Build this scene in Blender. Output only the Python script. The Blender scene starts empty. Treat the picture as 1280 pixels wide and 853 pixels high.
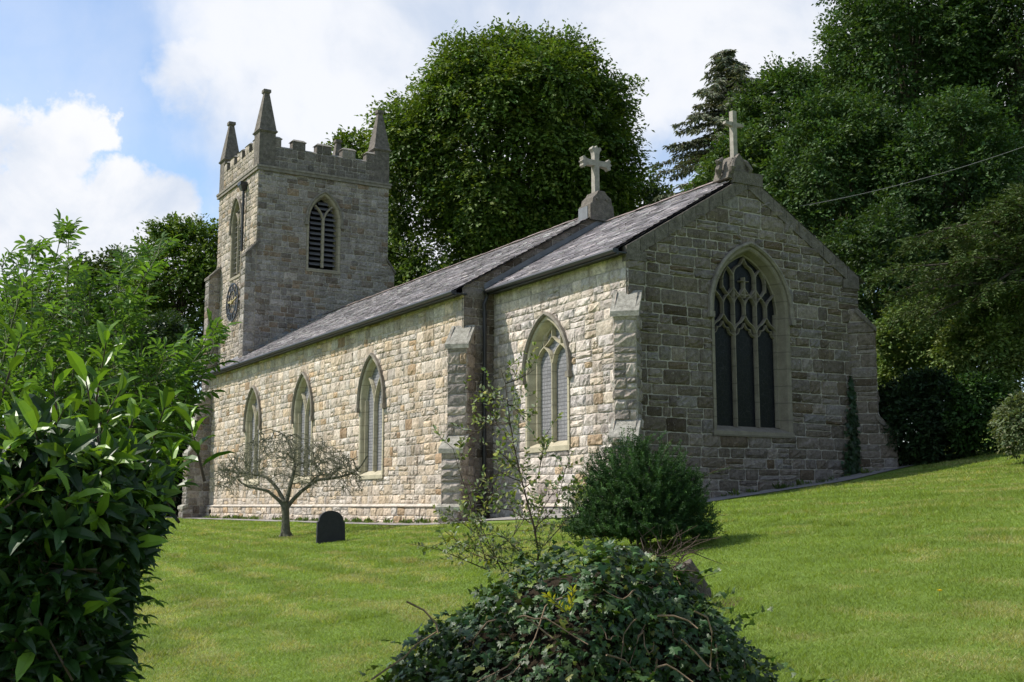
import bpy, math, random
import numpy as np
from mathutils import Vector, Matrix
from math import sin, cos, tan, atan2, radians, sqrt, pi

scene = bpy.context.scene
COL = scene.collection

# ------------------------------------------------------------------ camera
FPX, PCX, PCY, HZ = 1463.0, 640.0, 426.5, 633.0
pitch = math.atan((HZ - PCY) / FPX)
azc = radians(149.5)
F0 = np.array([cos(azc), sin(azc), 0.0]); RT = np.array([sin(azc), -cos(azc), 0.0]); ZZ = np.array([0, 0, 1.0])
FW = F0 * cos(pitch) + ZZ * sin(pitch); UP = -F0 * sin(pitch) + ZZ * cos(pitch)
cam_d = bpy.data.cameras.new("camera"); cam = bpy.data.objects.new("camera", cam_d); COL.objects.link(cam)
cam_d.sensor_width = 36.0; cam_d.lens = FPX * 36.0 / 1280.0
cam_d.clip_start = 0.05; cam_d.clip_end = 5000
cam.matrix_world = Matrix([[RT[i], UP[i], -FW[i], 0.0] for i in range(3)] + [[0, 0, 0, 1]])
scene.camera = cam

# ------------------------------------------------------------------ light
SUN_AZ, SUN_EL = radians(37), radians(48)          # west of south, elevation
SUND = Vector((-sin(SUN_AZ) * cos(SUN_EL), -cos(SUN_AZ) * cos(SUN_EL), sin(SUN_EL)))
sl = bpy.data.lights.new("sun", 'SUN'); so = bpy.data.objects.new("sun", sl); COL.objects.link(so)
sl.energy = 4.4; sl.angle = radians(0.6); sl.color = (1.0, 0.95, 0.86)
so.rotation_euler = SUND.to_track_quat('Z', 'Y').to_euler()
scene.view_settings.view_transform = 'Standard'; scene.view_settings.look = 'None'
scene.view_settings.exposure = 0.55; scene.view_settings.gamma = 1.0
scene.view_settings.use_curve_mapping = False
SKY_STRENGTH = 0.13

def at(px, py, D):
    r = FW * FPX + RT * (px - PCX) - UP * (py - PCY)
    return r * (D / (r @ F0))
def rdir(px, py):
    r = FW * FPX + RT * (px - PCX) - UP * (py - PCY)
    return r / np.linalg.norm(r)

world = bpy.data.worlds.new("World"); scene.world = world; world.use_nodes = True
def build_world():
    nt = world.node_tree; N = nt.nodes; L = nt.links; N.clear()
    out = N.new('ShaderNodeOutputWorld')
    sky = N.new('ShaderNodeTexSky'); sky.sky_type = 'NISHITA'; sky.sun_disc = False
    sky.sun_elevation = SUN_EL; sky.sun_rotation = radians(180) + SUN_AZ
    sky.air_density = 1.0; sky.dust_density = 0.4; sky.ozone_density = 2.0
    bg = N.new('ShaderNodeBackground'); L.new(sky.outputs[0], bg.inputs[0]); bg.inputs[1].default_value = SKY_STRENGTH
    tc = N.new('ShaderNodeTexCoord')
    def math_(op, a, b=None, clamp=False):
        m = N.new('ShaderNodeMath'); m.operation = op; m.use_clamp = clamp
        for i, v in enumerate((a, b)):
            if v is None: continue
            if isinstance(v, (int, float)): m.inputs[i].default_value = v
            else: L.new(v, m.inputs[i])
        return m.outputs[0]
    def noise(scale, det, rough, vec=None, dist=0.0):
        n = N.new('ShaderNodeTexNoise'); n.inputs['Scale'].default_value = scale; n.inputs['Detail'].default_value = det
        n.inputs['Roughness'].default_value = rough; n.inputs['Distortion'].default_value = dist
        L.new(vec or tc.outputs['Generated'], n.inputs['Vector']); return n.outputs['Fac']
    def smooth(v, a, b):
        m = N.new('ShaderNodeMapRange'); m.interpolation_type = 'SMOOTHSTEP'
        m.inputs['From Min'].default_value = a; m.inputs['From Max'].default_value = b
        L.new(v, m.inputs['Value']); return m.outputs[0]
    wn = N.new('ShaderNodeTexNoise'); wn.inputs['Scale'].default_value = 14.0; wn.inputs['Detail'].default_value = 8; wn.inputs['Roughness'].default_value = .6; L.new(tc.outputs['Generated'], wn.inputs['Vector'])
    w1 = N.new('ShaderNodeVectorMath'); w1.operation = 'SUBTRACT'; L.new(wn.outputs['Color'], w1.inputs[0]); w1.inputs[1].default_value = (.5, .5, .5)
    w2 = N.new('ShaderNodeVectorMath'); w2.operation = 'SCALE'; L.new(w1.outputs[0], w2.inputs[0]); w2.inputs['Scale'].default_value = .10
    w3 = N.new('ShaderNodeVectorMath'); w3.operation = 'ADD'; L.new(tc.outputs['Generated'], w3.inputs[0]); L.new(w2.outputs[0], w3.inputs[1])
    w4 = N.new('ShaderNodeVectorMath'); w4.operation = 'NORMALIZE'; L.new(w3.outputs[0], w4.inputs[0])
    def blob(px, py, r0, r1):              # angular radii in photo pixels
        d = rdir(px, py); vm = N.new('ShaderNodeVectorMath'); vm.operation = 'DOT_PRODUCT'
        L.new(w4.outputs[0], vm.inputs[0]); vm.inputs[1].default_value = tuple(d)
        ang = math_('ARCCOSINE', math_('MINIMUM', vm.outputs['Value'], 1.0))
        return smooth(ang, r1 / FPX, r0 / FPX)
    f1 = noise(9.0, 9, 0.58, None, 0.35); f2 = noise(3.2, 8, 0.55, None, 0.5); f3 = noise(22.0, 6, 0.6)
    # cumulus bank low on the left
    cum = None
    for b in [(62, 180, 20, 105), (120, 165, 0, 55), (175, 285, 40, 130), (70, 295, 40, 130), (0, 250, 20, 100), (-120, 320, 100, 240), (60, 150, 5, 50), (190, 340, 40, 140)]:
        o = blob(*b); cum = o if cum is None else math_('MAXIMUM', cum, o)
    cumd = math_('ADD', cum, math_('MULTIPLY', math_('SUBTRACT', f1, 0.5), 0.8))
    cumd = math_('ADD', cumd, math_('MULTIPLY', math_('SUBTRACT', f3, 0.5), 0.45))
    cumm = smooth(cumd, 0.40, 0.80)
    # broad thin veil in the middle, and clouds over the rest of the sky
    veil = None
    for b in [(620, 60, 230, 520), (430, 130, 40, 190), (900, 60, 140, 380), (250, 100, 0, 100), (640, 230, 100, 300), (1500, 0, 200, 600)]:
        o = blob(*b); veil = o if veil is None else math_('MAXIMUM', veil, o)
    veild = math_('ADD', veil, math_('MULTIPLY', math_('SUBTRACT', f2, 0.5), 1.5))
    veilm = smooth(veild, 0.05, 0.85)
    gen = smooth(noise(1.6, 7, 0.55), 0.5, 0.68)
    # the deep blue gaps
    gap = blob(850, 205, 10, 95)
    mask = math_('MAXIMUM', cumm, math_('MULTIPLY', veilm, 0.93))
    mask = math_('MAXIMUM', mask, math_('MULTIPLY', smooth(f2, 0.25, 0.75), 0.45))
    mask = math_('MAXIMUM', mask, math_('MULTIPLY', math_('MULTIPLY', gen, 0.6), 1.0))
    mask = math_('MULTIPLY', mask, math_('SUBTRACT', 1.0, math_('MULTIPLY', gap, 0.75)), True)
    shade = N.new('ShaderNodeMixRGB'); shade.inputs[1].default_value = (0.64, 0.72, 0.86, 1); shade.inputs[2].default_value = (0.96, 0.97, 1.0, 1)
    L.new(smooth(math_('ADD', math_('MULTIPLY', f2, 0.7), math_('MULTIPLY', f1, 0.5)), 0.42, 0.66), shade.inputs[0])
    cb = N.new('ShaderNodeBackground'); L.new(shade.outputs[0], cb.inputs[0]); cb.inputs[1].default_value = 0.70
    mix = N.new('ShaderNodeMixShader'); L.new(mask, mix.inputs[0]); L.new(bg.outputs[0], mix.inputs[1]); L.new(cb.outputs[0], mix.inputs[2])
    L.new(mix.outputs[0], out.inputs[0])
build_world()
cy = scene.cycles
cy.use_denoising = True; cy.max_bounces = 6; cy.diffuse_bounces = 3; cy.glossy_bounces = 2; cy.transmission_bounces = 3; cy.transparent_max_bounces = 4
cy.sample_clamp_indirect = 4.0; cy.use_adaptive_sampling = True; cy.adaptive_threshold = 0.02
try: cy.denoising_prefilter = 'ACCURATE'
except Exception: pass

# ------------------------------------------------------------------ materials
def M(name, rough=0.9, spec=0.3):
    m = bpy.data.materials.new(name); m.use_nodes = True
    p = m.node_tree.nodes['Principled BSDF']; p.inputs['Roughness'].default_value = rough
    p.inputs['Specular IOR Level'].default_value = spec
    return m, m.node_tree, p
def nd(nt, t, **k):
    n = nt.nodes.new(t)
    for a, v in k.items():
        if a in n.inputs: n.inputs[a].default_value = v
        else: setattr(n, a, v)
    return n
def coords(nt): return nd(nt, 'ShaderNodeTexCoord').outputs['Object']
def noise_n(nt, scale, detail=4, rough=0.55, vec=None):
    n = nd(nt, 'ShaderNodeTexNoise'); n.inputs['Scale'].default_value = scale; n.inputs['Detail'].default_value = detail
    n.inputs['Roughness'].default_value = rough; nt.links.new(vec or coords(nt), n.inputs['Vector']); return n.outputs['Fac']
def ramp(nt, fac, stops):
    r = nd(nt, 'ShaderNodeValToRGB'); e = r.color_ramp.elements
    while len(e) < len(stops): e.new(0.5)
    for el, (p, c) in zip(e, stops): el.position = p; el.color = (c[0], c[1], c[2], 1) if len(c) == 3 else c
    nt.links.new(fac, r.inputs[0]); return r.outputs[0]
def mixc(nt, fac, a, b, mode='MIX'):
    m = nd(nt, 'ShaderNodeMixRGB'); m.blend_type = mode
    for i, v in ((0, fac), (1, a), (2, b)):
        if hasattr(v, 'is_output'): nt.links.new(v, m.inputs[i])
        elif i == 0: m.inputs[0].default_value = v
        else: m.inputs[i].default_value = (v[0], v[1], v[2], 1)
    return m.outputs[0]
def bump(nt, p, h, strength, dist):
    b = nd(nt, 'ShaderNodeBump'); b.inputs['Strength'].default_value = strength; b.inputs['Distance'].default_value = dist
    nt.links.new(h, b.inputs['Height']); nt.links.new(b.outputs[0], p.inputs['Normal'])
def tint(nt): return nd(nt, 'ShaderNodeAttribute', attribute_name='tint').outputs['Color']

def mat_stone(name, lichen=0.35, amp=0.5):
    m, nt, p = M(name, 0.92, 0.2)
    c = mixc(nt, 1.0, tint(nt), (1.02, .968, .965), 'MULTIPLY')
    n1 = noise_n(nt, 7, 6, 0.65); n2 = noise_n(nt, 38, 5, 0.6); n3 = noise_n(nt, 2.1, 5, 0.6); n4 = noise_n(nt, 19, 4, 0.7)
    n5 = noise_n(nt, 13, 7, 0.72)
    c = mixc(nt, amp, c, ramp(nt, n1, [(0.28, (0.55, 0.53, 0.50)), (0.66, (1.2, 1.2, 1.2))]), 'MULTIPLY')
    c = mixc(nt, 0.7, c, ramp(nt, n5, [(0.34, (0.42, 0.41, 0.40)), (0.5, (0.95, 0.95, 0.95)), (0.68, (1.3, 1.3, 1.3))]), 'MULTIPLY')
    c = mixc(nt, 0.5, c, ramp(nt, n2, [(0.3, (0.6, 0.59, 0.57)), (0.65, (1.2, 1.2, 1.2))]), 'MULTIPLY')
    mp = nd(nt, 'ShaderNodeMapping'); mp.inputs['Scale'].default_value = (2.6, 2.6, 0.32); nt.links.new(coords(nt), mp.inputs['Vector'])
    n6 = noise_n(nt, 1.0, 5, 0.65, mp.outputs[0])
    c = mixc(nt, 0.8, c, ramp(nt, n6, [(0.32, (0.60, 0.56, 0.51)), (0.5, (1.0, 1.0, 1.0)), (0.7, (1.12, 1.12, 1.12))]), 'MULTIPLY')
    c = mixc(nt, ramp(nt, n3, [(0.50, (0, 0, 0)), (0.74, (lichen, lichen, lichen))]), c, (0.14, 0.125, 0.095))
    c = mixc(nt, ramp(nt, n4, [(0.60, (0, 0, 0)), (0.68, (lichen, lichen, lichen))]), c, (0.44, 0.43, 0.40))
    nt.links.new(c, p.inputs['Base Color'])
    bump(nt, p, mixc(nt, 0.5, n5, n4), 0.75, 0.04)
    return m
STONE = mat_stone("rubble_stone", 0.35, 0.45)
STONE_DARK = mat_stone("weathered_stone", 0.5, 0.6)
def mat_plain(name, col, rough=0.9, spec=0.2, var=0.35, scale=9, bmp=0.3, bd=0.01):
    m, nt, p = M(name, rough, spec)
    n1 = noise_n(nt, scale, 6, 0.62); n2 = noise_n(nt, scale * 6, 4, 0.6)
    c = mixc(nt, var * 1.6 if var < .6 else 1, col, ramp(nt, n1, [(0.28, (0.5, 0.5, 0.48)), (0.7, (1.3, 1.3, 1.3))]), 'MULTIPLY')
    c = mixc(nt, var, c, ramp(nt, n2, [(0.3, (0.6, 0.6, 0.6)), (0.7, (1.25, 1.25, 1.25))]), 'MULTIPLY')
    nt.links.new(c, p.inputs['Base Color'])
    if bmp: bump(nt, p, n2, bmp, bd)
    return m
MORTAR = mat_plain("lime_mortar", (0.37, 0.34, 0.295), var=.5, bmp=0.6)
DRESSED = mat_plain("dressed_limestone", (0.42, 0.38, 0.27), var=0.3, scale=5)
DRESSED_GREY = mat_plain("grey_dressed_stone", (0.215, 0.192, 0.162), var=0.5, scale=6)
LICHEN_STONE = mat_plain("lichened_stone", (0.165, 0.145, 0.125), var=0.9, scale=7, bmp=.9, bd=.03)
CROSS_STONE = mat_plain("pale_cross_stone", (0.30, 0.275, 0.24), var=0.4, scale=8)
def mat_joint(name, col):
    # dressed ashlar with thin joints across z
    m, nt, p = M(name, 0.88, 0.2)
    n1 = noise_n(nt, 5, 6, 0.6); n2 = noise_n(nt, 40, 4, 0.6)
    sep = nd(nt, 'ShaderNodeSeparateXYZ'); nt.links.new(coords(nt), sep.inputs[0])
    mod = nd(nt, 'ShaderNodeMath', operation='PINGPONG'); nt.links.new(sep.outputs[2], mod.inputs[0]); mod.inputs[1].default_value = 0.19
    jl = ramp(nt, mod.outputs[0], [(0.0, (1, 1, 1)), (0.02, (0, 0, 0))])
    c = mixc(nt, 0.6, col, ramp(nt, n1, [(0.3, (0.6, 0.59, 0.56)), (0.7, (1.25, 1.25, 1.22))]), 'MULTIPLY')
    c = mixc(nt, 0.3, c, ramp(nt, n2, [(0.3, (0.7, 0.7, 0.7)), (0.7, (1.2, 1.2, 1.2))]), 'MULTIPLY')
    c = mixc(nt, jl, c, (col[0] * .55, col[1] * .55, col[2] * .55))
    nt.links.new(c, p.inputs['Base Color']); bump(nt, p, n2, 0.25, 0.01)
    return m
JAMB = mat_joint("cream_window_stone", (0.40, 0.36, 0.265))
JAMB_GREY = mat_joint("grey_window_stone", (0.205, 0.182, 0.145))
IRON = mat_plain("black_iron", (0.018, 0.018, 0.02), 0.45, 0.5, 0.3, 12, 0.1)
LEAD = mat_plain("sheet_lead", (0.15, 0.155, 0.165), 0.55, 0.5, 0.35, 4, 0.1)
GOLD = mat_plain("gilt", (0.34, 0.27, 0.10), 0.5, 0.5, 0.2, 20, 0)
SLATE_HS = mat_plain("black_slate", (0.016, 0.016, 0.017), 0.6, 0.35, 0.5, 12, 0.15)
TARMAC = mat_plain("worn_tarmac", (0.26, 0.245, 0.23), 0.9, 0.2, 0.45, 3, 0.5)
SOIL = mat_plain("bare_soil", (0.10, 0.07, 0.04), 0.95, 0.1, 0.6, 14, 0.8, 0.03)
BARK = mat_plain("bark", (0.085, 0.072, 0.055), 0.95, 0.1, 0.6, 14, 0.8, 0.02)
LICHEN_BARK = mat_plain("lichened_bark", (0.135, 0.13, 0.095), 0.95, 0.1, 0.6, 16, 0.7, 0.02)
STEM = mat_plain("brown_stem", (0.07, 0.05, 0.035), 0.8, 0.2, 0.4, 20, 0.2)
VINE = mat_plain("dry_vine_stem", (0.22, 0.155, 0.10), 0.85, 0.2, 0.5, 20, 0.3)
GREENSTEM = mat_plain("green_stem", (0.09, 0.11, 0.035), 0.7, 0.3, 0.3, 20, 0)
WIRE = mat_plain("grey_cable", (0.16, 0.16, 0.16), 0.6, 0.3, 0.2, 5, 0)
PETAL = mat_plain("yellow_petal", (0.75, 0.55, 0.02), 0.7, 0.2, 0.2, 30, 0)
def mat_slate():
    m, nt, p = M("roof_slate", 0.6, 0.4)
    n1 = noise_n(nt, 3, 6, 0.65); n2 = noise_n(nt, 30, 4, 0.6)
    c = mixc(nt, 0.6, tint(nt), ramp(nt, n1, [(0.3, (0.65, 0.64, 0.62)), (0.7, (1.25, 1.25, 1.25))]), 'MULTIPLY')
    c = mixc(nt, ramp(nt, n2, [(0.6, (0, 0, 0)), (0.75, (0.35, 0.35, 0.35))]), c, (0.34, 0.33, 0.30))
    mp = nd(nt, 'ShaderNodeMapping'); mp.inputs['Scale'].default_value = (0.55, 4.2, 7.0); nt.links.new(coords(nt), mp.inputs['Vector'])
    n3 = noise_n(nt, 1.6, 6, 0.75, mp.outputs[0])
    c = mixc(nt, 1.0, c, ramp(nt, n3, [(0.30, (0.5, 0.49, 0.5)), (0.5, (1.0, 1.0, 1.0)), (0.68, (2.1, 2.05, 2.0))]), 'MULTIPLY')
    nt.links.new(c, p.inputs['Base Color']); bump(nt, p, n2, 0.2, 0.01)
    return m
ROOFSLATE = mat_slate()
def mat_guard():
    # leaded panes behind a fine galvanised wire guard
    m, nt, p = M("wire_guard_glass", 0.5, 0.5)
    sep = nd(nt, 'ShaderNodeSeparateXYZ'); nt.links.new(coords(nt), sep.inputs[0])
    def lines(o, per, w):
        a = nd(nt, 'ShaderNodeMath', operation='PINGPONG'); nt.links.new(o, a.inputs[0]); a.inputs[1].default_value = per / 2
        return ramp(nt, a.outputs[0], [(0.0, (1, 1, 1)), (w, (0, 0, 0))])
    ad = nd(nt, 'ShaderNodeMath', operation='ADD'); nt.links.new(sep.outputs[0], ad.inputs[0]); nt.links.new(sep.outputs[1], ad.inputs[1])
    n1 = noise_n(nt, 2.2, 5, 0.6); n2 = noise_n(nt, 25, 3, 0.6)
    c = mixc(nt, ramp(nt, n1, [(0.3, (0, 0, 0)), (0.7, (1, 1, 1))]), (0.17, 0.165, 0.175), (0.29, 0.28, 0.29))
    c = mixc(nt, 0.6, c, ramp(nt, n2, [(0.35, (0.5, 0.5, 0.5)), (0.65, (1.2, 1.2, 1.2))]), 'MULTIPLY')
    c = mixc(nt, lines(sep.outputs[2], 0.085, 0.018), c, (0.07, 0.07, 0.075))
    c = mixc(nt, lines(ad.outputs[0], 0.14, 0.012), c, (0.10, 0.10, 0.105))
    nt.links.new(c, p.inputs['Base Color'])
    return m
GUARD = mat_guard()
def mat_darkglass():
    m, nt, p = M("dark_leaded_glass", 0.35, 0.12)
    v = nd(nt, 'ShaderNodeTexVoronoi'); v.feature = 'DISTANCE_TO_EDGE'; v.inputs['Scale'].default_value = 9.0
    nt.links.new(coords(nt), v.inputs['Vector'])
    n1 = noise_n(nt, 6, 4, 0.6)
    c = mixc(nt, n1, (0.004, 0.005, 0.007), (0.012, 0.012, 0.015))
    c = mixc(nt, ramp(nt, v.outputs['Distance'], [(0.0, (1, 1, 1)), (0.035, (0, 0, 0))]), c, (0.026, 0.026, 0.027))
    nt.links.new(c, p.inputs['Base Color']); bump(nt, p, n1, 0.4, 0.02)
    return m
DARKGLASS = mat_darkglass()
LOUVRE = mat_plain("louvre_slate", (0.12, 0.115, 0.12), 0.8, 0.2, 0.4, 8, 0.1)
VOID = mat_plain("dark_opening", (0.012, 0.012, 0.013), 0.95, 0.1, 0.2, 5, 0)

def mat_leaf(name, transl=0.35, rough=0.55, spec=0.25):
    m = bpy.data.materials.new(name); m.use_nodes = True; nt = m.node_tree
    p = nt.nodes['Principled BSDF']; p.inputs['Roughness'].default_value = rough; p.inputs['Specular IOR Level'].default_value = spec
    a = tint(nt); nt.links.new(a, p.inputs['Base Color'])
    t = nd(nt, 'ShaderNodeBsdfTranslucent')
    c2 = mixc(nt, 1.0, a, (1.25, 1.2, 0.45), 'MULTIPLY'); nt.links.new(c2, t.inputs['Color'])
    mx = nd(nt, 'ShaderNodeMixShader'); mx.inputs[0].default_value = transl
    nt.links.new(p.outputs[0], mx.inputs[1]); nt.links.new(t.outputs[0], mx.inputs[2])
    nt.links.new(mx.outputs[0], nt.nodes['Material Output'].inputs[0])
    return m
LEAF = mat_leaf("broadleaf", 0.3)
LEAF_GLOSS = mat_leaf("glossy_evergreen_leaf", 0.28, 0.42, 0.4)
LEAF_SOFT = mat_leaf("soft_green_leaf", 0.45, 0.5, 0.3)
IVYLEAF = mat_leaf("ivy_leaf", 0.2, 0.46, 0.32)
NEEDLE = mat_leaf("needle_foliage", 0.15, 0.6, 0.2)
BLADE = mat_leaf("grass_blade", 0.4, 0.6, 0.2)

# ------------------------------------------------------------------ object helpers
def tag(o, label=None, cat=None, group=None, kind=None):
    if label: o['label'] = label
    if cat: o['category'] = cat
    if group: o['group'] = group
    if kind: o['kind'] = kind
    return o
def thing(name, label, cat, loc, group=None):
    o = bpy.data.objects.new(name, None); COL.objects.link(o); o.location = tuple(float(v) for v in loc)
    o.empty_display_size = 0.3
    return tag(o, label, cat, group)
def wloc(o):
    v = np.zeros(3)
    while o is not None: v = v + np.array(o.location); o = o.parent
    return v
def raw(name, V, groups, mats, parent=None, tints=None, mat_ids=None, smooth=False, loc=None):
    """V (n,3) world; groups: list of int arrays (m,k); tints / mat_ids: lists matching groups."""
    V = np.asarray(V, dtype=np.float64)
    base = wloc(parent) if parent is not None else np.zeros(3)
    if loc is not None: base = base + np.asarray(loc, float)
    V = V - base
    me = bpy.data.meshes.new(name)
    groups = [np.asarray(g, dtype=np.int32) for g in groups]
    keep = [i for i, g in enumerate(groups) if len(g)]
    gs = [groups[i] for i in keep]
    idx = np.concatenate([g.ravel() for g in gs]); tot = np.concatenate([np.full(len(g), g.shape[1], np.int32) for g in gs])
    start = np.concatenate([[0], np.cumsum(tot)[:-1]]).astype(np.int32)
    me.vertices.add(len(V)); me.vertices.foreach_set('co', V.astype(np.float32).ravel())
    me.loops.add(len(idx)); me.loops.foreach_set('vertex_index', idx)
    me.polygons.add(len(tot)); me.polygons.foreach_set('loop_start', start)
    try: me.polygons.foreach_set('loop_total', tot)
    except Exception: pass
    for m in (mats if isinstance(mats, (list, tuple)) else [mats]): me.materials.append(m)
    if mat_ids is not None:
        me.polygons.foreach_set('material_index', np.concatenate([np.full(len(groups[i]), mat_ids[i], np.int32) if np.isscalar(mat_ids[i]) else np.asarray(mat_ids[i], np.int32) for i in keep]))
    me.polygons.foreach_set('use_smooth', np.full(len(tot), bool(smooth)))
    me.update(calc_edges=True)
    if tints is not None:
        a = me.attributes.new('tint', 'FLOAT_COLOR', 'FACE')
        c = np.concatenate([np.asarray(tints[i], float).reshape(-1, 3) for i in keep])
        a.data.foreach_set('color', np.concatenate([c, np.ones((len(c), 1))], 1).astype(np.float32).ravel())
    o = bpy.data.objects.new(name, me); COL.objects.link(o)
    if parent is not None: o.parent = parent
    if loc is not None: o.location = tuple(float(v) for v in loc)
    return o

class MB:
    """collects hand-made faces of any size for ONE mesh object"""
    def __init__(s): s.v = []; s.f = []; s.t = []
    def add(s, vs, fs, t=(1, 1, 1)):
        b = len(s.v); s.v += [tuple(map(float, p)) for p in vs]
        for f in fs: s.f.append(tuple(b + i for i in f)); s.t.append(t)
    def hexa(s, p, t=(1, 1, 1)):      # 8 points: bottom ring 0-3, top ring 4-7
        s.add(p, [(3, 2, 1, 0), (4, 5, 6, 7), (0, 1, 5, 4), (1, 2, 6, 5), (2, 3, 7, 6), (3, 0, 4, 7)], t)
    def box(s, a, b, t=(1, 1, 1)):
        (x0, y0, z0), (x1, y1, z1) = a, b
        s.hexa([(x0, y0, z0), (x1, y0, z0), (x1, y1, z0), (x0, y1, z0), (x0, y0, z1), (x1, y0, z1), (x1, y1, z1), (x0, y1, z1)], t)
    def frustum(s, c, h0, h1, z0, z1):   # square sections, half sizes
        x, y = c
        s.hexa([(x - h0, y - h0, z0), (x + h0, y - h0, z0), (x + h0, y + h0, z0), (x - h0, y + h0, z0),
                (x - h1, y - h1, z1), (x + h1, y - h1, z1), (x + h1, y + h1, z1), (x - h1, y + h1, z1)])
    def prism(s, poly, d):      # poly: list of 3D points, d: extrusion vector
        n = len(poly); a = [np.array(p, float) for p in poly]; b = [p + np.array(d, float) for p in a]
        s.add(a + b, [tuple(range(n))[::-1], tuple(range(n, 2 * n))] + [(i, (i + 1) % n, n + (i + 1) % n, n + i) for i in range(n)])
    def tube(s, pts, radii, k=6, t=(1, 1, 1), cap=True):
        pts = [np.array(p, float) for p in pts]; n = len(pts)
        if np.isscalar(radii): radii = [radii] * n
        vs = []; ref = None
        for i in range(n):
            d = pts[min(i + 1, n - 1)] - pts[max(i - 1, 0)]; d = d / (np.linalg.norm(d) + 1e-9)
            if ref is None: ref = np.array([0, 0, 1.0]) if abs(d[2]) < .9 else np.array([1.0, 0, 0])
            a = np.cross(d, ref); a /= np.linalg.norm(a) + 1e-9; b = np.cross(d, a); ref = -b if False else ref
            for j in range(k):
                an = 2 * pi * j / k; vs.append(pts[i] + (a * cos(an) + b * sin(an)) * radii[i])
        fs = [(i * k + j, i * k + (j + 1) % k, (i + 1) * k + (j + 1) % k, (i + 1) * k + j) for i in range(n - 1) for j in range(k)]
        if cap: fs += [tuple(range(k)), tuple(range((n - 1) * k, n * k))[::-1]]
        s.add(vs, fs, t)
    def build(s, name, mat, parent=None, smooth=False, tints=False, loc=None):
        by = {}
        for f, t in zip(s.f, s.t): by.setdefault(len(f), []).append((f, t))
        ks = sorted(by)
        return raw(name, np.array(s.v), [np.array([f for f, _ in by[k]]) for k in ks], mat, parent,
                   [np.array([t for _, t in by[k]]) for k in ks] if tints else None, None, smooth, loc)

def vnoise(x, y, seed=0):
    """smooth value noise on arrays"""
    xi = np.floor(x).astype(np.int64); yi = np.floor(y).astype(np.int64); fx = x - xi; fy = y - yi
    fx = fx * fx * (3 - 2 * fx); fy = fy * fy * (3 - 2 * fy)
    def h(a, b):
        n = (a * 374761393 + b * 668265263 + seed * 974634777) & 0x7fffffff
        n = ((n ^ (n >> 13)) * 1274126177) & 0x7fffffff
        return ((n ^ (n >> 16)) & 0xffff) / 65535.0
    return (h(xi, yi) * (1 - fx) + h(xi + 1, yi) * fx) * (1 - fy) + (h(xi, yi + 1) * (1 - fx) + h(xi + 1, yi + 1) * fx) * fy
def fbm(x, y, seed=0, o=4):
    s = 0; a = 0.5
    for i in range(o): s = s + a * vnoise(x * 2 ** i, y * 2 ** i, seed + i); a *= .5
    return s / (1 - .5 ** o)
def sstep(x, a, b):
    t = np.clip((x - a) / (b - a), 0, 1); return t * t * (3 - 2 * t)

# ------------------------------------------------------------------ ground
XN0, XN1, YN = -46.2, -24.73, 13.19          # nave: west, east, south
YC, YMID, YNN = 14.05, 17.36, 21.53          # chancel south wall, ridge, nave north
XG = -19.18; YCN = 2 * YMID - YC             # gable plane, chancel north wall
def ground_z(x, y):
    x = np.asarray(x, float); y = np.asarray(y, float)
    yy = np.clip(y, -12, 60)
    z = -1.69 + 0.10 * np.minimum(yy, 12.3) + 0.10 * np.clip(yy - 12.3, 0, None) * sstep(x, -30, -22) + 0.0 * x
    z = z + 0.03 * np.clip(x + 26, 0, 30) * np.clip(yy, 0, 40) / 14.0 * sstep(x, 16, -2)
    z = z + 0.05 * np.clip(yy - 19, 0, 30) * sstep(x, -28, -20)
    z = z + 0.20 * np.clip(y - 27, 0, 120) * sstep(x, -62, -34)
    z = z + 0.05 * (fbm(x * .5, y * .5, 5, 3) - .5) * sstep(y, 12.6, 11) 
    return z
def gz(x, y): return float(ground_z(np.array([x]), np.array([y]))[0])

def grid_sheet(name, xs, ys, zf, mat, label_kind='structure'):
    X, Y = np.meshgrid(xs, ys); Zv = zf(X, Y); n, m = X.shape
    V = np.stack([X.ravel(), Y.ravel(), Zv.ravel()], 1)
    i = np.arange(n - 1)[:, None] * m + np.arange(m - 1)[None, :]
    q = np.stack([i, i + 1, i + m + 1, i + m], -1).reshape(-1, 4)
    o = raw(name, V, [q], mat, smooth=True); o['kind'] = label_kind
    return o
def patch(x, y):      # straw-coloured patches in the lawn, 0..1
    a = fbm(x * 1.5 + 3, y * 3.0, 11, 4); b = fbm(x * .28, y * .28, 23, 3)
    stripe = 0.5 + 0.5 * np.sin((y * .985 + x * .10) * 2 * pi / .62 + 2.2 * (b - .5))
    return np.clip((a - .5) * 2.0 + (b - .5) * 1.2 + (stripe - .5) * .50 + .36, 0, 1)
def mat_lawn():
    m, nt, p = M("mown_lawn", 0.95, 0.1)
    n1 = noise_n(nt, 0.9, 6, 0.6); n2 = noise_n(nt, 60, 4, 0.7); n3 = noise_n(nt, 8, 4, .6)
    c = ramp(nt, n1, [(0.3, (0.12, 0.19, 0.034)), (0.55, (0.16, 0.235, 0.044)), (0.75, (0.24, 0.25, 0.088))])
    c = mixc(nt, 0.7, c, ramp(nt, n2, [(0.3, (0.5, 0.5, 0.45)), (0.7, (1.3, 1.3, 1.3))]), 'MULTIPLY')
    c = mixc(nt, 0.5, c, ramp(nt, n3, [(0.3, (0.75, 0.75, 0.75)), (0.7, (1.25, 1.25, 1.25))]), 'MULTIPLY')
    nt.links.new(c, p.inputs['Base Color']); bump(nt, p, n2, 0.8, 0.03)
    return m
LAWN = mat_lawn()
def axis(lo, hi, d, far):
    a = list(np.arange(lo, hi + 1e-6, d)); s = d; x = lo
    L = []
    while x > -far: s *= 1.35; x -= s; L.append(x)
    s = d; x = hi; R = []
    while x < far: s *= 1.35; x += s; R.append(x)
    return np.array(L[::-1] + a + R)
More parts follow.
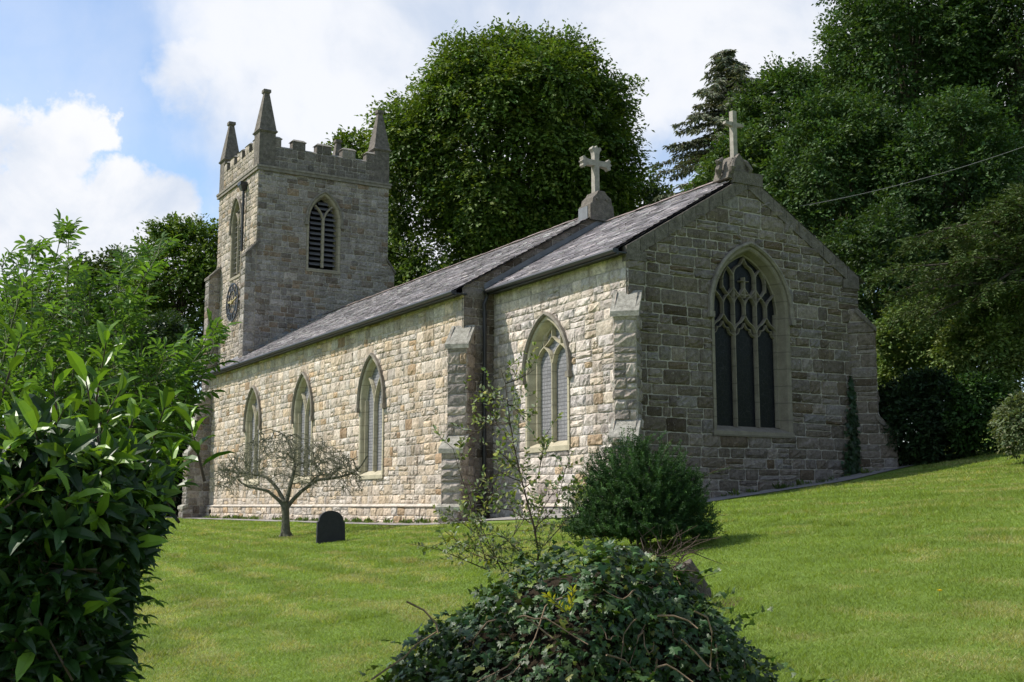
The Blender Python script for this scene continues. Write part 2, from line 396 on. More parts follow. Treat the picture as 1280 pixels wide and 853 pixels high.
grid_sheet('lawn', axis(-70, 8, .5, 1500), axis(-14, 60, .5, 1500), ground_z, LAWN)
def path_sheet():
    V = []; 
    # paved strip hugging the south and east foot of the church
    inner = [(-50.5, YN - .15), (-24.4, YN - .15), (-23.4, YC - .15), (XG + .4, YC - .15), (XG + .12, YC + .3), (XG + .12, 23.0)]
    outer = [(-50.5, 12.15), (-23.6, 12.15), (-22.6, 12.75), (-17.9, 12.75), (-17.75, 13.3), (-18.3, 23.0)]
    rows = []
    for (a, b), (c, d) in zip(zip(inner[:-1], inner[1:]), zip(outer[:-1], outer[1:])):
        n = max(2, int(np.hypot(b[0] - a[0], b[1] - a[1]) / .4))
        for i in range(n + 1):
            t = i / n; p = np.array(a) * (1 - t) + np.array(b) * t; q = np.array(c) * (1 - t) + np.array(d) * t
            w = .08 * (fbm(np.array([q[0] * 1.7]), np.array([q[1] * 1.7]), 4)[0] - .5)
            q = q + (q - p) / (np.linalg.norm(q - p) + 1e-6) * w * 2
            rows.append([p * (1 - s) + q * s for s in (0, .25, .5, .75, 1)])
    R = np.array(rows); n, m = R.shape[:2]
    P = R.reshape(-1, 2); zz = ground_z(P[:, 0], P[:, 1]) + .02
    V = np.column_stack([P, zz]); i = np.arange(n - 1)[:, None] * m + np.arange(m - 1)[None]
    q = np.stack([i, i + m, i + m + 1, i + 1], -1).reshape(-1, 4)
    raw('path', V, [q], TARMAC, smooth=True)['kind'] = 'structure'
path_sheet()
# ------------------------------------------------------------------ masonry
Zv = np.array([0, 0, 1.0])
def arch_hw(hw, spring, apex, v, off=0.0):
    a, h = hw, apex - spring; R = (a * a + h * h) / (2 * a); c = R - a
    if v <= spring: return hw + off
    q = (R + off) ** 2 - (v - spring) ** 2
    return sqrt(q) - c if q > 0 else -1
def arch_top(w, off):
    a, h = w['hw'], w['apex'] - w['spring']; R = (a * a + h * h) / (2 * a); return w['spring'] + sqrt((R + off) ** 2 - (R - a) ** 2) + .005
class Wall:
    """stones of one wall, each a rough hewn block on a bed of mortar, all in one mesh"""
    def __init__(s, seed): s.r = np.random.default_rng(seed); s.V = []; s.q = []; s.t = []; s.m = []; s.n = 0
    def _grid(s, P, tint, mat):
        ny, nx = P.shape[:2]; i = np.arange(ny - 1)[:, None] * nx + np.arange(nx - 1)[None]
        q = np.stack([i, i + 1, i + nx + 1, i + nx], -1).reshape(-1, 4) + s.n
        s.V.append(P.reshape(-1, 3)); s.n += ny * nx; s.q.append(q); s.t.append(np.tile(tint, (len(q), 1))); s.m.append(np.full(len(q), mat))
    def quad(s, pts, tint=(.3, .29, .25), mat=0):
        s.V.append(np.array(pts, float)); s.q.append(np.arange(len(pts))[None] + s.n); s.n += len(pts)
        s.t.append(np.array([tint])); s.m.append(np.array([mat]))
    def panel(s, O, U, N, v0, v1, free, pal, ch=(.17, .30), ln=(.20, .55), amp=.05, joint=.006, wav=.012, split=.14, flip=False, breaks=()):
        r = s.r; O, U, N = (np.array(k, float) for k in (O, U, N)); v = v0; ny, nx = 6, 8
        pal, wts = [p for p, _ in pal], np.array([w for _, w in pal], float); wts /= wts.sum()
        if np.dot(np.cross(U, Zv), N) < 0: flip = True
        def emit(ua, ub, va, vb, lims_at):
            tv = np.array([0, .14, .38, .64, .87, 1.0]) 
            rows = []
            for t in tv:
                vv = va + (vb - va) * t; best = None; bo = 0
                for a, b in lims_at(vv):
                    o = min(b, ub) - max(a, ua)
                    if o > bo: bo = o; best = (max(a, ua), min(b, ub))
                rows.append(best)
            if all(b is None for b in rows): return
            ok = [b for b in rows if b is not None]; mid = sum(sum(b) for b in ok) / (2 * len(ok))
            L = np.array([b[0] if b else np.nan for b in rows]); Rr = np.array([b[1] if b else np.nan for b in rows])
            good = ~np.isnan(L)
            # collapse missing rows on to the nearest good one
            vvs = va + (vb - va) * tv
            for i in np.where(~good)[0]:
                j = np.where(good)[0][np.argmin(abs(np.where(good)[0] - i))]; c = (L[j] + Rr[j]) / 2; L[i] = Rr[i] = np.clip(mid, L[j], Rr[j]); vvs[i] = vvs[j] + (vvs[i] - vvs[j]) * .15
            wv = lambda u, z: z + wav * np.sin(u * 1.3 + z * 2.0 + O[0]) 
            # mortar bed
            Pm = np.zeros((ny, 2, 3))
            for i in range(ny):
                for k, u in enumerate((L[i], Rr[i])): Pm[i, k] = O + U * u + Zv * wv(u, vvs[i])
            if (Rr - L).max() < .035: 
                s._grid(Pm if not flip else Pm[:, ::-1], (.36, .34, .3), 1); return
            s._grid(Pm if not flip else Pm[:, ::-1], (.36, .34, .3), 1)
            W = ub - ua; e = min(.14, .028 / max(W, .05)); su = np.array([0, e, .2, .4, .6, .8, 1 - e, 1.0]); su[1] = min(e, .12); su[-2] = 1 - su[1]
            su[2:6] += r.uniform(-.05, .05, 4)
            j0 = joint * r.uniform(.6, 1.5); H = vb - va
            P = np.zeros((ny, nx, 3)); pr = amp * r.uniform(.55, 1.15); tx, ty = r.uniform(-.35, .35, 2)
            for i in range(ny):
                l, rr = L[i] + j0, Rr[i] - j0
                if rr < l: l = rr = (l + rr) / 2
                z = vvs[i] + (j0 if i == 0 else -j0 if i == ny - 1 else 0)
                for k in range(nx):
                    u = l + (rr - l) * su[k]; z2 = z; edge = i in (0, ny - 1) or k in (0, nx - 1)
                    corner = i in (0, ny - 1) and k in (0, nx - 1)
                    if edge:
                        d = .0015
                        if corner: u += (1 if k == 0 else -1) * min(.02, W * .06); z2 += (1 if i == 0 else -1) * .012
                    else:
                        ring = k in (1, nx - 2) or i in (1, ny - 2)
                        d = pr * ((.62 if ring else .95) + tx * (su[k] - .5) + ty * (i / 5 - .5) + r.uniform(-.38, .38))
                        d = max(d, .004)
                        if 0 < i < ny - 1: z2 += r.uniform(-.012, .012)
                    P[i, k] = O + U * (u + (r.uniform(-.006, .006) if not edge or True else 0)) + Zv * wv(u, z2 + r.uniform(-.005, .005)) + N * d
            c = np.array(pal[r.choice(len(pal), p=wts)]) * r.uniform(.80, 1.16) * (1 + np.array([.022, 0, -.03]) * r.uniform(-1, 1.2))
            s._grid(P if not flip else P[:, ::-1], c, 0)
        while v < v1 - .02:
            h = r.uniform(*ch); 
            stop = min([b for b in breaks if b > v + .03] + [v1])
            if stop - v - h < ch[0] * .7: h = stop - v
            vm = v + h / 2
            for (a, b) in free(vm):
                u = a; first = True
                while u < b - 1e-4:
                    l = r.uniform(*ln) * (1.0 if h < .25 else 1.15)
                    if first: l *= r.uniform(.5, 1.2); first = False
                    if b - u - l < ln[0] * .7: l = b - u
                    if l > .9: l = .45
                    ea = a - .3 if u <= a + 1e-6 else u; eb = b + .3 if u + l >= b - 1e-6 else u + l
                    ea2 = -99 if u <= a + 1e-6 and False else ea
                    if r.random() < split and h > .2:
                        k = r.uniform(.4, .6)
                        emit(ea, eb, v, v + h * k, free); emit(ea, eb, v + h * k, v + h, free)
                    else: emit(ea, eb, v, v + h, free)
                    u += l
            v += h
    def build(s, name, parent, mats=None):
        V = np.concatenate(s.V); g4 = [i for i, q in enumerate(s.q) if q.shape[1] == 4]; gx = [i for i, q in enumerate(s.q) if q.shape[1] != 4]
        groups = [np.concatenate([s.q[i] for i in g4])] + [s.q[i] for i in gx]
        tints = [np.concatenate([s.t[i] for i in g4])] + [s.t[i] for i in gx]
        mi = [np.concatenate([s.m[i] for i in g4])] + [s.m[i] for i in gx]
        return raw(name, V, groups, mats or [STONE, MORTAR], parent, tints, mi)
def rect_free(a, b, obst=()):
    """free u intervals at height v, minus obstacles (functions v -> (u0,u1) or None)"""
    def f(v):
        lo = a(v) if callable(a) else a; hi = b(v) if callable(b) else b
        if hi <= lo: return []
        L = [(lo, hi)]
        for ob in obst:
            o = ob(v)
            if o is None: continue
            N = []
            for x, y in L:
                if o[1] <= x or o[0] >= y: N.append((x, y)); continue
                if o[0] > x: N.append((x, o[0]))
                if o[1] < y: N.append((o[1], y))
            L = N
        return [q for q in L if q[1] - q[0] > .004]
    return f
def arch_obst(uc, hw, sill, spring, apex, off):
    def f(v):
        if v < sill: return None
        w = arch_hw(hw, spring, apex, v, off)
        return (uc - w, uc + w) if w > 0 else None
    return f
def pick(*a): return a
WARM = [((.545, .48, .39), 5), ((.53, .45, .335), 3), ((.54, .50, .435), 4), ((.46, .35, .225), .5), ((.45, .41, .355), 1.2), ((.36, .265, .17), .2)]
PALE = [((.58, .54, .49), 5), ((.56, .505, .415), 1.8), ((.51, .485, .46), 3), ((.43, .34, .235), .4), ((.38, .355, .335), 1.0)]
GREY = [((.170, .152, .130), 4), ((.205, .186, .162), 3), ((.140, .123, .099), 3), ((.075, .062, .045), .6), ((.130, .104, .073), .9), ((.195, .184, .172), 2)]  # gable's shade is put into these tints, along with its dark weathering
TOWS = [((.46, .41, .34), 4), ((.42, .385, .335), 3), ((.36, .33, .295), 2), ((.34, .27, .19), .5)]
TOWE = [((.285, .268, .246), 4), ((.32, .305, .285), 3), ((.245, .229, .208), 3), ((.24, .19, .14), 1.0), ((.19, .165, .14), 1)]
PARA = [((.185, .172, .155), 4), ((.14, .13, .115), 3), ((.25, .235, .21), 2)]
BUTT = [((.37, .335, .295), 4), ((.44, .405, .36), 2), ((.29, .262, .235), 3), ((.33, .265, .19), .4)]
ROUGHCAP = mat_plain("rough_cap_stone", (.40, .38, .33), .92, .2, .7, 11, .9, .04)

church = thing('church', "stone parish church with slate roofs, pinnacled square tower and traceried windows", 'church', (-32.0, YMID, -.4))

EZ, EY = 5.16, YN - .30                          # nave eave edge
RZ = 7.74; SN = (RZ - EZ) / (YMID - EY)           # nave roof slope
ECZ, ECY = 5.24, YC - .30; RCZ = 7.38; SC = (RCZ - ECZ) / (YMID - ECY)
NWIN = [-40.45, -35.45, -30.06]
nw = dict(hw=.66, sill=.98, spring=2.86, apex=3.98)
cw = dict(uc=-22.25, hw=.70, sill=1.45, spring=3.02, apex=4.06)
ew = dict(uc=YMID, hw=.935, sill=1.72, spring=4.22, apex=5.50)

# nave walls
w = Wall(1)
obs = [arch_obst(u, nw['hw'], nw['sill'] - .2, nw['spring'], nw['apex'], .17) for u in NWIN]
w.panel((0, YN, 0), (1, 0, 0), (0, -1, 0), .06, 5.16, rect_free(XN0, XN1 + .04, obs), WARM, amp=.029, ch=(.14, .31), ln=(.15, .52), split=.28, breaks=(nw['sill'] - .2, arch_top(nw, .17)))
vent = lambda v: (-45.22, -45.12) if -.34 < v < -.1 else None
w.panel((0, YN - .10, 0), (1, 0, 0), (0, -1, 0), -.75, 0.0, rect_free(XN0 - .1, XN1 + .1, [vent]), WARM, amp=.038, ch=(.2, .3), ln=(.25, .6))
w.quad([(XN0 - .1, YN - .16, -.005), (XN1 + .1, YN - .16, -.005), (XN1 + .1, YN + .01, .07), (XN0 - .1, YN + .01, .07)], (.5, .48, .42))
w.quad([(XN0 - .1, YN - .04, -.75), (XN0 - .1, YN - .04, 0), (XN1 + .1, YN - .04, 0), (XN1 + .1, YN - .04, -.75)][::-1], (.02, .02, .02))
def nlo(v): return YN - .03 if v < EZ + .1 else YN + max(0, (v - (EZ + (YN - EY) * SN)) / SN) + .03
def ch_ex(v):
    if v < ECZ + .1: return (YC + .02, YCN - .02)
    d = (v - ECZ) / SC + ECY
    return (d + .05, 2 * YMID - d - .05) if d < YMID else None
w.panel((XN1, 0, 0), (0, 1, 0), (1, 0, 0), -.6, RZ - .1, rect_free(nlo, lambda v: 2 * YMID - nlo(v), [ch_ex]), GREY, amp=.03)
w.quad([(XN0, YN, -1), (XN0, YNN, -1), (XN0, YNN, 5.1), (XN0, YMID, RZ - .1), (XN0, YN, 5.1)][::-1])
w.quad([(XN0, YNN, -1), (XN1, YNN, -1), (XN1, YNN, 5.1), (XN0, YNN, 5.1)][::-1])
w.build('nave_wall', church)

# chancel walls
w = Wall(2)
w.panel((0, YC, 0), (1, 0, 0), (0, -1, 0), .06, 5.24, rect_free(XN1, XG + .04, [arch_obst(cw['uc'], cw['hw'], cw['sill'] - .2, cw['spring'], cw['apex'], .22)]), PALE, amp=.036, ch=(.15, .31), ln=(.20, .58), split=.22, breaks=(cw['sill'] - .2, arch_top(cw, .22)))
w.panel((0, YC - .1, 0), (1, 0, 0), (0, -1, 0), -.7, 0.0, rect_free(XN1, XG + .1), PALE, amp=.05, ch=(.2, .3), ln=(.25, .6))
w.quad([(XN1, YC - .16, -.005), (XG + .1, YC - .16, -.005), (XG + .1, YC + .01, .07), (XN1, YC + .01, .07)], (.5, .48, .42))
def glo(v): return YC - .04 if v < 5.30 else YC - .04 + (v - 5.30) / SC
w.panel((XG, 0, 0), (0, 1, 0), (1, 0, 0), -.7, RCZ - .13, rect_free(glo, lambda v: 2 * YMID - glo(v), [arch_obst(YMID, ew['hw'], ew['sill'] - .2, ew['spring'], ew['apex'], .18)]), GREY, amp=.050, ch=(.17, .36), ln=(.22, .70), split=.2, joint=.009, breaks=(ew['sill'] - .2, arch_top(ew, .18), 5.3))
w.quad([(XN1, YCN, -1), (XG, YCN, -1), (XG, YCN, 5.2), (XN1, YCN, 5.2)][::-1])
w.build('chancel_wall', church, [STONE_DARK if False else STONE, MORTAR])

# ---- roofs
def slates(name, x0, x1, ey, ez, s, yr, seed, parent, both=True):
    r = np.random.default_rng(seed); V = []; Q = []; T = []; n = 0
    for side in ((1, -1) if both else (1,)):
        t = np.array([0, side, s]) / sqrt(1 + s * s); nn = np.array([0, -side * s, 1]) / sqrt(1 + s * s)
        o = np.array([0, ey if side == 1 else 2 * yr - ey, ez]); Ls = (yr - ey) * sqrt(1 + s * s)
        d = -.05; ex = .205
        V += [o + (x0, 0, 0) - nn * .03, o + (x1, 0, 0) - nn * .03, o + (x1, 0, 0) + t * Ls - nn * .03, o + (x0, 0, 0) + t * Ls - nn * .03]
        Q.append((n, n + 1, n + 2, n + 3) if side == 1 else (n + 3, n + 2, n + 1, n)); T.append((.08, .075, .08)); n += 4
        while d < Ls - .02:
            x = x0 - r.uniform(0, .25); e = min(ex, Ls - d) + .06
            rowc = r.uniform(.88, 1.12)
            while x < x1:
                wd = r.uniform(.20, .36); a, b = max(x, x0), min(x + wd - .006, x1)
                if b - a > .03:
                    up = .026 + r.uniform(-.008, .012); lo = d + r.uniform(-.012, .012)
                    p0 = o + (a, 0, 0) + t * lo + nn * up; p1 = o + (b, 0, 0) + t * lo + nn * (up + r.uniform(-.003, .003))
                    p2 = o + (b, 0, 0) + t * (d + e) + nn * .004; p3 = o + (a, 0, 0) + t * (d + e) + nn * .004
                    V += [p0, p1, p2, p3, p0 - nn * .022, p1 - nn * .022]
                    c = np.array([(.200, .180, .192), (.165, .152, .162), (.245, .222, .230), (.125, .112, .12), (.32, .30, .30)][r.choice(5, p=[.34, .26, .2, .14, .06])]) * r.uniform(.85, 1.15) * rowc
                    f = [(n, n + 1, n + 2, n + 3), (n + 4, n + 5, n + 1, n)]
                    Q += f if side == 1 else [q[::-1] for q in f]
                    T += [tuple(c), tuple(np.minimum(c * 1.9, .5))]; n += 6
                x += wd
            d += ex
    return raw(name, np.array(V), [np.array(Q)], ROOFSLATE, parent, [np.array(T)])
TX0, TX1, TY0, TY1 = -49.60, -44.27, 14.33, 19.97       # tower
rn = slates('nave_roof', XN0 - .35, XN1 + .10, EY, EZ, SN, YMID, 3, church)
rc = slates('chancel_roof', XN1 + .02, XG - .02, ECY, ECZ, SC, YMID, 4, church)
def ridge(name, x0, x1, z, par):
    m = MB(); x = x0; r = random.Random(9)
    while x < x1:
        b = min(x + .45, x1); h = .015 * r.random()
        for sd in (1, -1):
            m.add([(x, YMID, z + .055 + h), (b - .012, YMID, z + .055 + h), (b - .012, YMID - sd * .17, z - .045 + h), (x, YMID - sd * .17, z - .045 + h)], [(0, 1, 2, 3) if sd == -1 else (3, 2, 1, 0)])
        x = b
    m.build(name, mat_plain("ridge_tile", (.24, .19, .175), .8, .3, .4, 5) if 'ridge_tile' not in bpy.data.materials else bpy.data.materials['ridge_tile'], par)
ridge('ridge_tile', TX1, XN1 - .1, RZ, rn); ridge('ridge_tile', XN1 + .25, XG - .3, RCZ, rc)
# flashing between nave gable and chancel roof, verge board, soffits
for sd in (1, -1):
    m = MB(); a = (YMID + sd * (ECY - YMID), ECZ); b = (YMID, RCZ)
    dz = .04
    p = lambda x, q, up: (x, q[0], q[1] + up)
    m.add([p(XN1 + .045, a, dz), p(XN1 + .13, a, dz - .005), p(XN1 + .13, b, dz - .005), p(XN1 + .045, b, dz)], [(0, 1, 2, 3) if sd == 1 else (3, 2, 1, 0)])
    m.add([p(XN1 + .045, a, dz), p(XN1 + .045, b, dz), p(XN1 + .045, b, dz + .13), p(XN1 + .045, a, dz + .13)], [(0, 1, 2, 3) if sd == -1 else (3, 2, 1, 0)])
    m.build('flashing', LEAD, rc)
for sd in (1, -1):      # lead valley along the tower foot
    m = MB(); y0 = YMID - sd * (YMID - EY); 
    m.add([(XN0 - .3, YMID - sd * (YMID - TY0 + .42), EZ + (TY0 - .42 - EY) * SN + .035), (TX1 + .10, YMID - sd * (YMID - TY0 + .42), EZ + (TY0 - .42 - EY) * SN + .035),
           (TX1 + .10, YMID - sd * (YMID - TY0 - .1), EZ + (TY0 + .1 - EY) * SN + .05), (XN0 - .3, YMID - sd * (YMID - TY0 - .1), EZ + (TY0 + .1 - EY) * SN + .05)], [(0, 1, 2, 3) if sd == 1 else (3, 2, 1, 0)])
    m.build('flashing', LEAD, rn)
m = MB()
m.add([(TX1 + .02, TY0, EZ + (TY0 - EY) * SN + .15), (TX1 + .02, YMID, RZ + .15), (TX1 + .02, YMID, RZ), (TX1 + .02, TY0, EZ + (TY0 - EY) * SN)], [(3, 2, 1, 0)])
m.build('flashing', LEAD, rn)
for nm, x0, x1, ey, ez, yw in (('gutter', XN0 - .35, XN1 + .12, EY, EZ, YN), ('gutter', XN1 + .16, XG + .05, ECY, ECZ, YC)):
    m = MB(); m.tube([(x0, ey - .04, ez - .05), (x1, ey - .04, ez - .05)], .058, 8)
    m.box((x0, ey + .005, ez - .13), (x1, ey + .05, ez - .01)); m.box((x0, ey + .05, ez - .09), (x1, yw + .05, ez - .06))
    m.build(nm, IRON, church, smooth=False)
# coping stones along the gable slopes
m = MB()
for sd in (1, -1):
    n = 9
    for i in range(n):
        t0, t1 = i / n, (i + 1) / n - .004
        def q(t, dn, x): y = YC - .05 + (YMID - YC + .05) * t; return (XG + x, YMID + sd * (y - YMID), 5.27 + (y - YC + .05) * SC - dn)
        P = [q(t0, .27, -.1), q(t0, .27, .05), q(t1, .27, .05), q(t1, .27, -.1), q(t0, -.045, -.1), q(t0, -.045, .05), q(t1, -.045, .05), q(t1, -.045, -.1)]
        m.hexa(P)
    y0 = YMID + sd * (YC - .035 - YMID); m.box((XG - .12, min(y0, y0 + sd * .5), 5.03), (XG + .055, max(y0, y0 + sd * .5), 5.235))
m.box((XG - .1, YMID - .42, RCZ - .30), (XG + .075, YMID + .42, RCZ - .02))
m.build('coping', LICHEN_STONE, church)

# ---- windows
class Frame:
    """local wall frame: u along the wall, v up, d out of the wall"""
    def __init__(s, O, U, N): s.O, s.U, s.N = (np.array(k, float) for k in (O, U, N)); s.fl = np.dot(np.cross(s.U, Zv), s.N) < 0
    def p(s, u, v, d): return s.O + s.U * u + Zv * v + s.N * d
def arch_path(hw, sill, spring, apex, off, n=14, foot=None):
    a, h = hw, apex - spring; R = (a * a + h * h) / (2 * a); c = R - a; Ro = R + off
    top = math.acos(min(1, c / Ro)); P = [(-(hw + off), sill if foot is None else foot)]
    P += [(c - Ro * cos(top * i / n), spring + Ro * sin(top * i / n)) for i in range(n + 1)]
    return P + [(-x, y) for x, y in P[::-1][1:]]
def sweep(mb, fr, uc, w, prof, foot=None, closed=False, n=14):
    rows = [[fr.p(uc + u, v, d) for u, v in arch_path(w['hw'], w['sill'], w['spring'], w['apex'], off, n, foot)] for off, d in prof]
    m = len(rows[0]); V = [p for r in rows for p in r]; k = len(rows); F = []
    for i in range(k if closed else k - 1):
        j = (i + 1) % k
        for a in range(m - 1):
            f = (i * m + a, i * m + a + 1, j * m + a + 1, j * m + a)
            F.append(f if not fr.fl else f[::-1])
    if closed: F += [tuple(i * m for i in range(k)), tuple(i * m + m - 1 for i in range(k))[::-1]]
    mb.add(V, F)
def bar(mb, fr, uc, pts, wd, d0, d1):
    pts = [np.array(p, float) for p in pts]; n = len(pts); V = []
    prof = [(-.5, d0), (-.5, d0 + (d1 - d0) * .5), (-.18, d1), (.18, d1), (.5, d0 + (d1 - d0) * .5), (.5, d0)]
    for i in range(n):
        t = pts[min(i + 1, n - 1)] - pts[max(i - 1, 0)]; t /= np.linalg.norm(t) + 1e-9; no = np.array([-t[1], t[0]])
        for s_, d in prof: q = pts[i] + no * wd * s_; V.append(fr.p(uc + q[0], q[1], d))
    k = 6; F = [(i * k + j, i * k + (j + 1) % k, (i + 1) * k + (j + 1) % k, (i + 1) * k + j) for i in range(n - 1) for j in range(k)]
    F += [tuple(range(k)), tuple(range((n - 1) * k, n * k))[::-1]]
    mb.add(V, F)
def bez(a, b, c, n=7): return [((1 - t) ** 2 * a[0] + 2 * t * (1 - t) * b[0] + t * t * c[0], (1 - t) ** 2 * a[1] + 2 * t * (1 - t) * b[1] + t * t * c[1]) for t in [i / n for i in range(n + 1)]]
def mir(p): return [(-x, y) for x, y in p]
def window(name, fr, uc, w, off, depth, stone, tracery, pane_mat, hood=True, sillw=.06, label=None):
    fmb = MB()
    sweep(fmb, fr, uc, w, [(off, -.03), (off, .042), (off - .07, .042), (off - .10, .012), (.03, -depth * .55), (0.0, -depth * .6), (0.0, -depth - .02)], w['sill'] - .19)
    fo = fmb.build(name, stone, church)
    if label: fo['label'] = label
    if hood:
        h = MB(); ft = w['spring'] - .10
        sweep(h, fr, uc, w, [(off - .005, 0), (off - .005, .085), (off + .035, .12), (off + .085, .10), (off + .085, 0)], ft, True)
        for sd in (-1, 1):
            u = sd * (w['hw'] + off + .045)
            h.hexa([fr.p(uc + u + a, ft - .12 + c, b) for c in (0, .13) for a, b in ((-.07, 0), (.07, 0), (.07, .13), (-.07, .13))])
        h.build('hood_mould', DRESSED_GREY, fo)
    s = MB(); a, b = w['hw'] + .02, w['hw'] + off + .02; z = w['sill']
    V = [fr.p(uc - b, z + .02, -depth), fr.p(uc + b, z + .02, -depth), fr.p(uc + b, z - .13, sillw), fr.p(uc - b, z - .13, sillw),
         fr.p(uc - b, z - .24, sillw), fr.p(uc + b, z - .24, sillw), fr.p(uc + b, z - .24, -.05), fr.p(uc - b, z - .24, -.05)]
    s.add(V, [(0, 1, 2, 3)[::-1], (3, 2, 5, 4)[::-1], (4, 5, 6, 7)[::-1], (1, 6, 5, 2)[::-1], (0, 3, 4, 7)[::-1]] )
    s.build('sill', stone, fo)
    t = MB(); tracery(t, fr, uc, w, -depth + .02, -depth + .16)
    t.build('tracery', stone, fo)
    g = MB(); pts = [fr.p(uc + u, v, -depth + .05) for u, v in arch_path(w['hw'], w['sill'], w['spring'], w['apex'], 0)]
    g.add(pts, [tuple(range(len(pts)))[::-1] if not fr.fl else tuple(range(len(pts)))]); g.build('pane', pane_mat, fo)
    return fo
def y_tracery(t, fr, uc, w, d0, d1):
    hw, s, ap = w['hw'], w['spring'], w['apex']
    bar(t, fr, uc, [(0, w['sill'] - .02), (0, s + .02)], .085, d0, d1)
    f = [(-.0, s - .05)] + bez((0, s), (.08, s + .42), (hw * .62, s + .74))
    bar(t, fr, uc, f, .075, d0, d1 - .002); bar(t, fr, uc, mir(f), .075, d0, d1 - .004)
    for sd in (-1, 1): bar(t, fr, uc, [(sd * (hw - .03), w['sill']), (sd * (hw - .03), s + .1)], .06, d0, d1 - .01)
SOUTH = Frame((0, YN, 0), (1, 0, 0), (0, -1, 0)); CH = Frame((0, YC, 0), (1, 0, 0), (0, -1, 0)); EAST = Frame((XG, 0, 0), (0, 1, 0), (1, 0, 0))
for u in NWIN: window('nave_window', SOUTH, u, nw, .17, .20, JAMB, y_tracery, GUARD)
def perp_tracery(t, fr, uc, w, d0, d1):
    hw, s, si = w['hw'], w['spring'], w['sill']; h = .335 * 0 + s + .20
    bar(t, fr, uc, [(0, si - .02), (0, h)], .085, d0, d1)
    for sd in (-1, 1):
        g = lambda p: [(sd * x, y) for x, y in p]
        bar(t, fr, uc, g([(hw - .04, si), (hw - .04, h)]), .08, d0, d1 - .01)
        bar(t, fr, uc, g(bez((.03, h), (.06, h + .26), (hw * .5, h + .40))), .06, d0, d1 - .003)
        bar(t, fr, uc, g(bez((hw - .03, h), (hw - .06, h + .26), (hw * .5, h + .40))), .06, d0, d1 - .005)
        bar(t, fr, uc, g([(hw * .5, h + .38), (hw * .5, h + .78)]), .05, d0, d1 - .007)
        bar(t, fr, uc, g(bez((hw * .5, h + .40), (hw * .25, h + .46), (0, h + .62))), .045, d0, d1 - .009)
        bar(t, fr, uc, g([(0, h + .86), (hw * .28, h + 1.02)]), .05, d0, d1 - .006)
        bar(t, fr, uc, g(bez((hw * .5, h + .70), (hw * .3, h + .86), (0, h + .88))), .045, d0, d1 - .008)
    bar(t, fr, uc, [(0, h), (0, h + .08)], .06, d0, d1 - .004); bar(t, fr, uc, [(0, h + .6), (0, h + 1.0)], .05, d0, d1 - .002)
window('chancel_window', CH, cw['uc'], cw, .22, .26, JAMB, perp_tracery, GUARD)
def east_tracery(t, fr, uc, w, d0, d1):
    B = lambda p, wd=.06, k=0: (bar(t, fr, uc, p, wd * .8, d0 - .0004 * k, d1 - .0013 * k))
    B([(-.318, 1.70), (-.318, 5.10)], .075); B([(.318, 1.70), (.318, 5.10)], .075)
    k = 1
    for c in (-.625, 0, .625):          # ogee heads of the three lights
        hw = .31
        for sd in (-1, 1):
            f = bez((c + sd * hw, 3.76), (c + sd * hw * .95, 3.93), (c + sd * hw * .45, 3.99), 5) + bez((c + sd * hw * .45, 3.99), (c + sd * .08, 4.03), (c, 4.16), 4)[1:]
            B(f, .055, k); k += 1
            B(bez((c + sd * hw, 3.70), (c + sd * hw * .55, 3.72), (c + sd * hw * .5, 3.87), 4), .04, k + 20)
            B(bez((c + sd * hw * .5, 3.87), (c + sd * hw * .2, 3.82), (c, 4.0), 4), .035, k + 24)
    for c in (-.625, 0, .625): B([(c, 4.12), (c, 4.50 if c == 0 else 4.46)], .055, 3)
    cols = [-.93, -.625, -.318, 0, .318, .625, .93]
    for a, b in zip(cols[:-1], cols[1:]):        # six panels, crossing heads
        m_ = (a + b) / 2
        for x in (a, b):
            if abs(x) > .9: continue
            B(bez((x, 4.36), (x * .9 + m_ * .1, 4.50), (m_, 4.60), 5) + bez((m_, 4.60), (m_ * 1.0 + (m_ - x) * .5, 4.66), (m_ + (m_ - x) * .98, 4.78), 4)[1:], .05, 5 + (cols.index(x) % 3))
    for sd in (-1, 1):
        B([(sd * .318, 4.70), (sd * .318, 5.08)], .06, 6); B([(sd * .625, 4.72), (sd * .625, 4.99)], .05, 7)
        B(bez((sd * .318, 5.0), (sd * .30, 5.22), (sd * .12, 5.28), 6) + bez((sd * .12, 5.28), (sd * .05, 5.33), (0, 5.46), 4)[1:], .06, 8)
        B(bez((sd * .318, 5.0), (sd * .34, 5.12), (sd * .48, 5.22), 5), .05, 9); B(bez((sd * .625, 4.9), (sd * .62, 5.06), (sd * .48, 5.2), 5), .05, 10)
        B(bez((sd * .318, 4.72), (sd * .30, 4.62), (sd * .15, 4.56), 5), .045, 11)
    B([(0, 4.55), (0, 5.02)], .085, 2); B([(-.12, 4.93), (.12, 4.93)], .05, 4); B([(-.1, 4.62), (.1, 4.62)], .09, 12)
    for sd in (-1, 1): B([(sd * .9, 1.72), (sd * .9, 4.25)], .075, 9)
window('east_window', EAST, YMID, ew, .19, .30, JAMB_GREY, east_tracery, DARKGLASS, label="large three light pointed window with flowing tracery and dark glass")

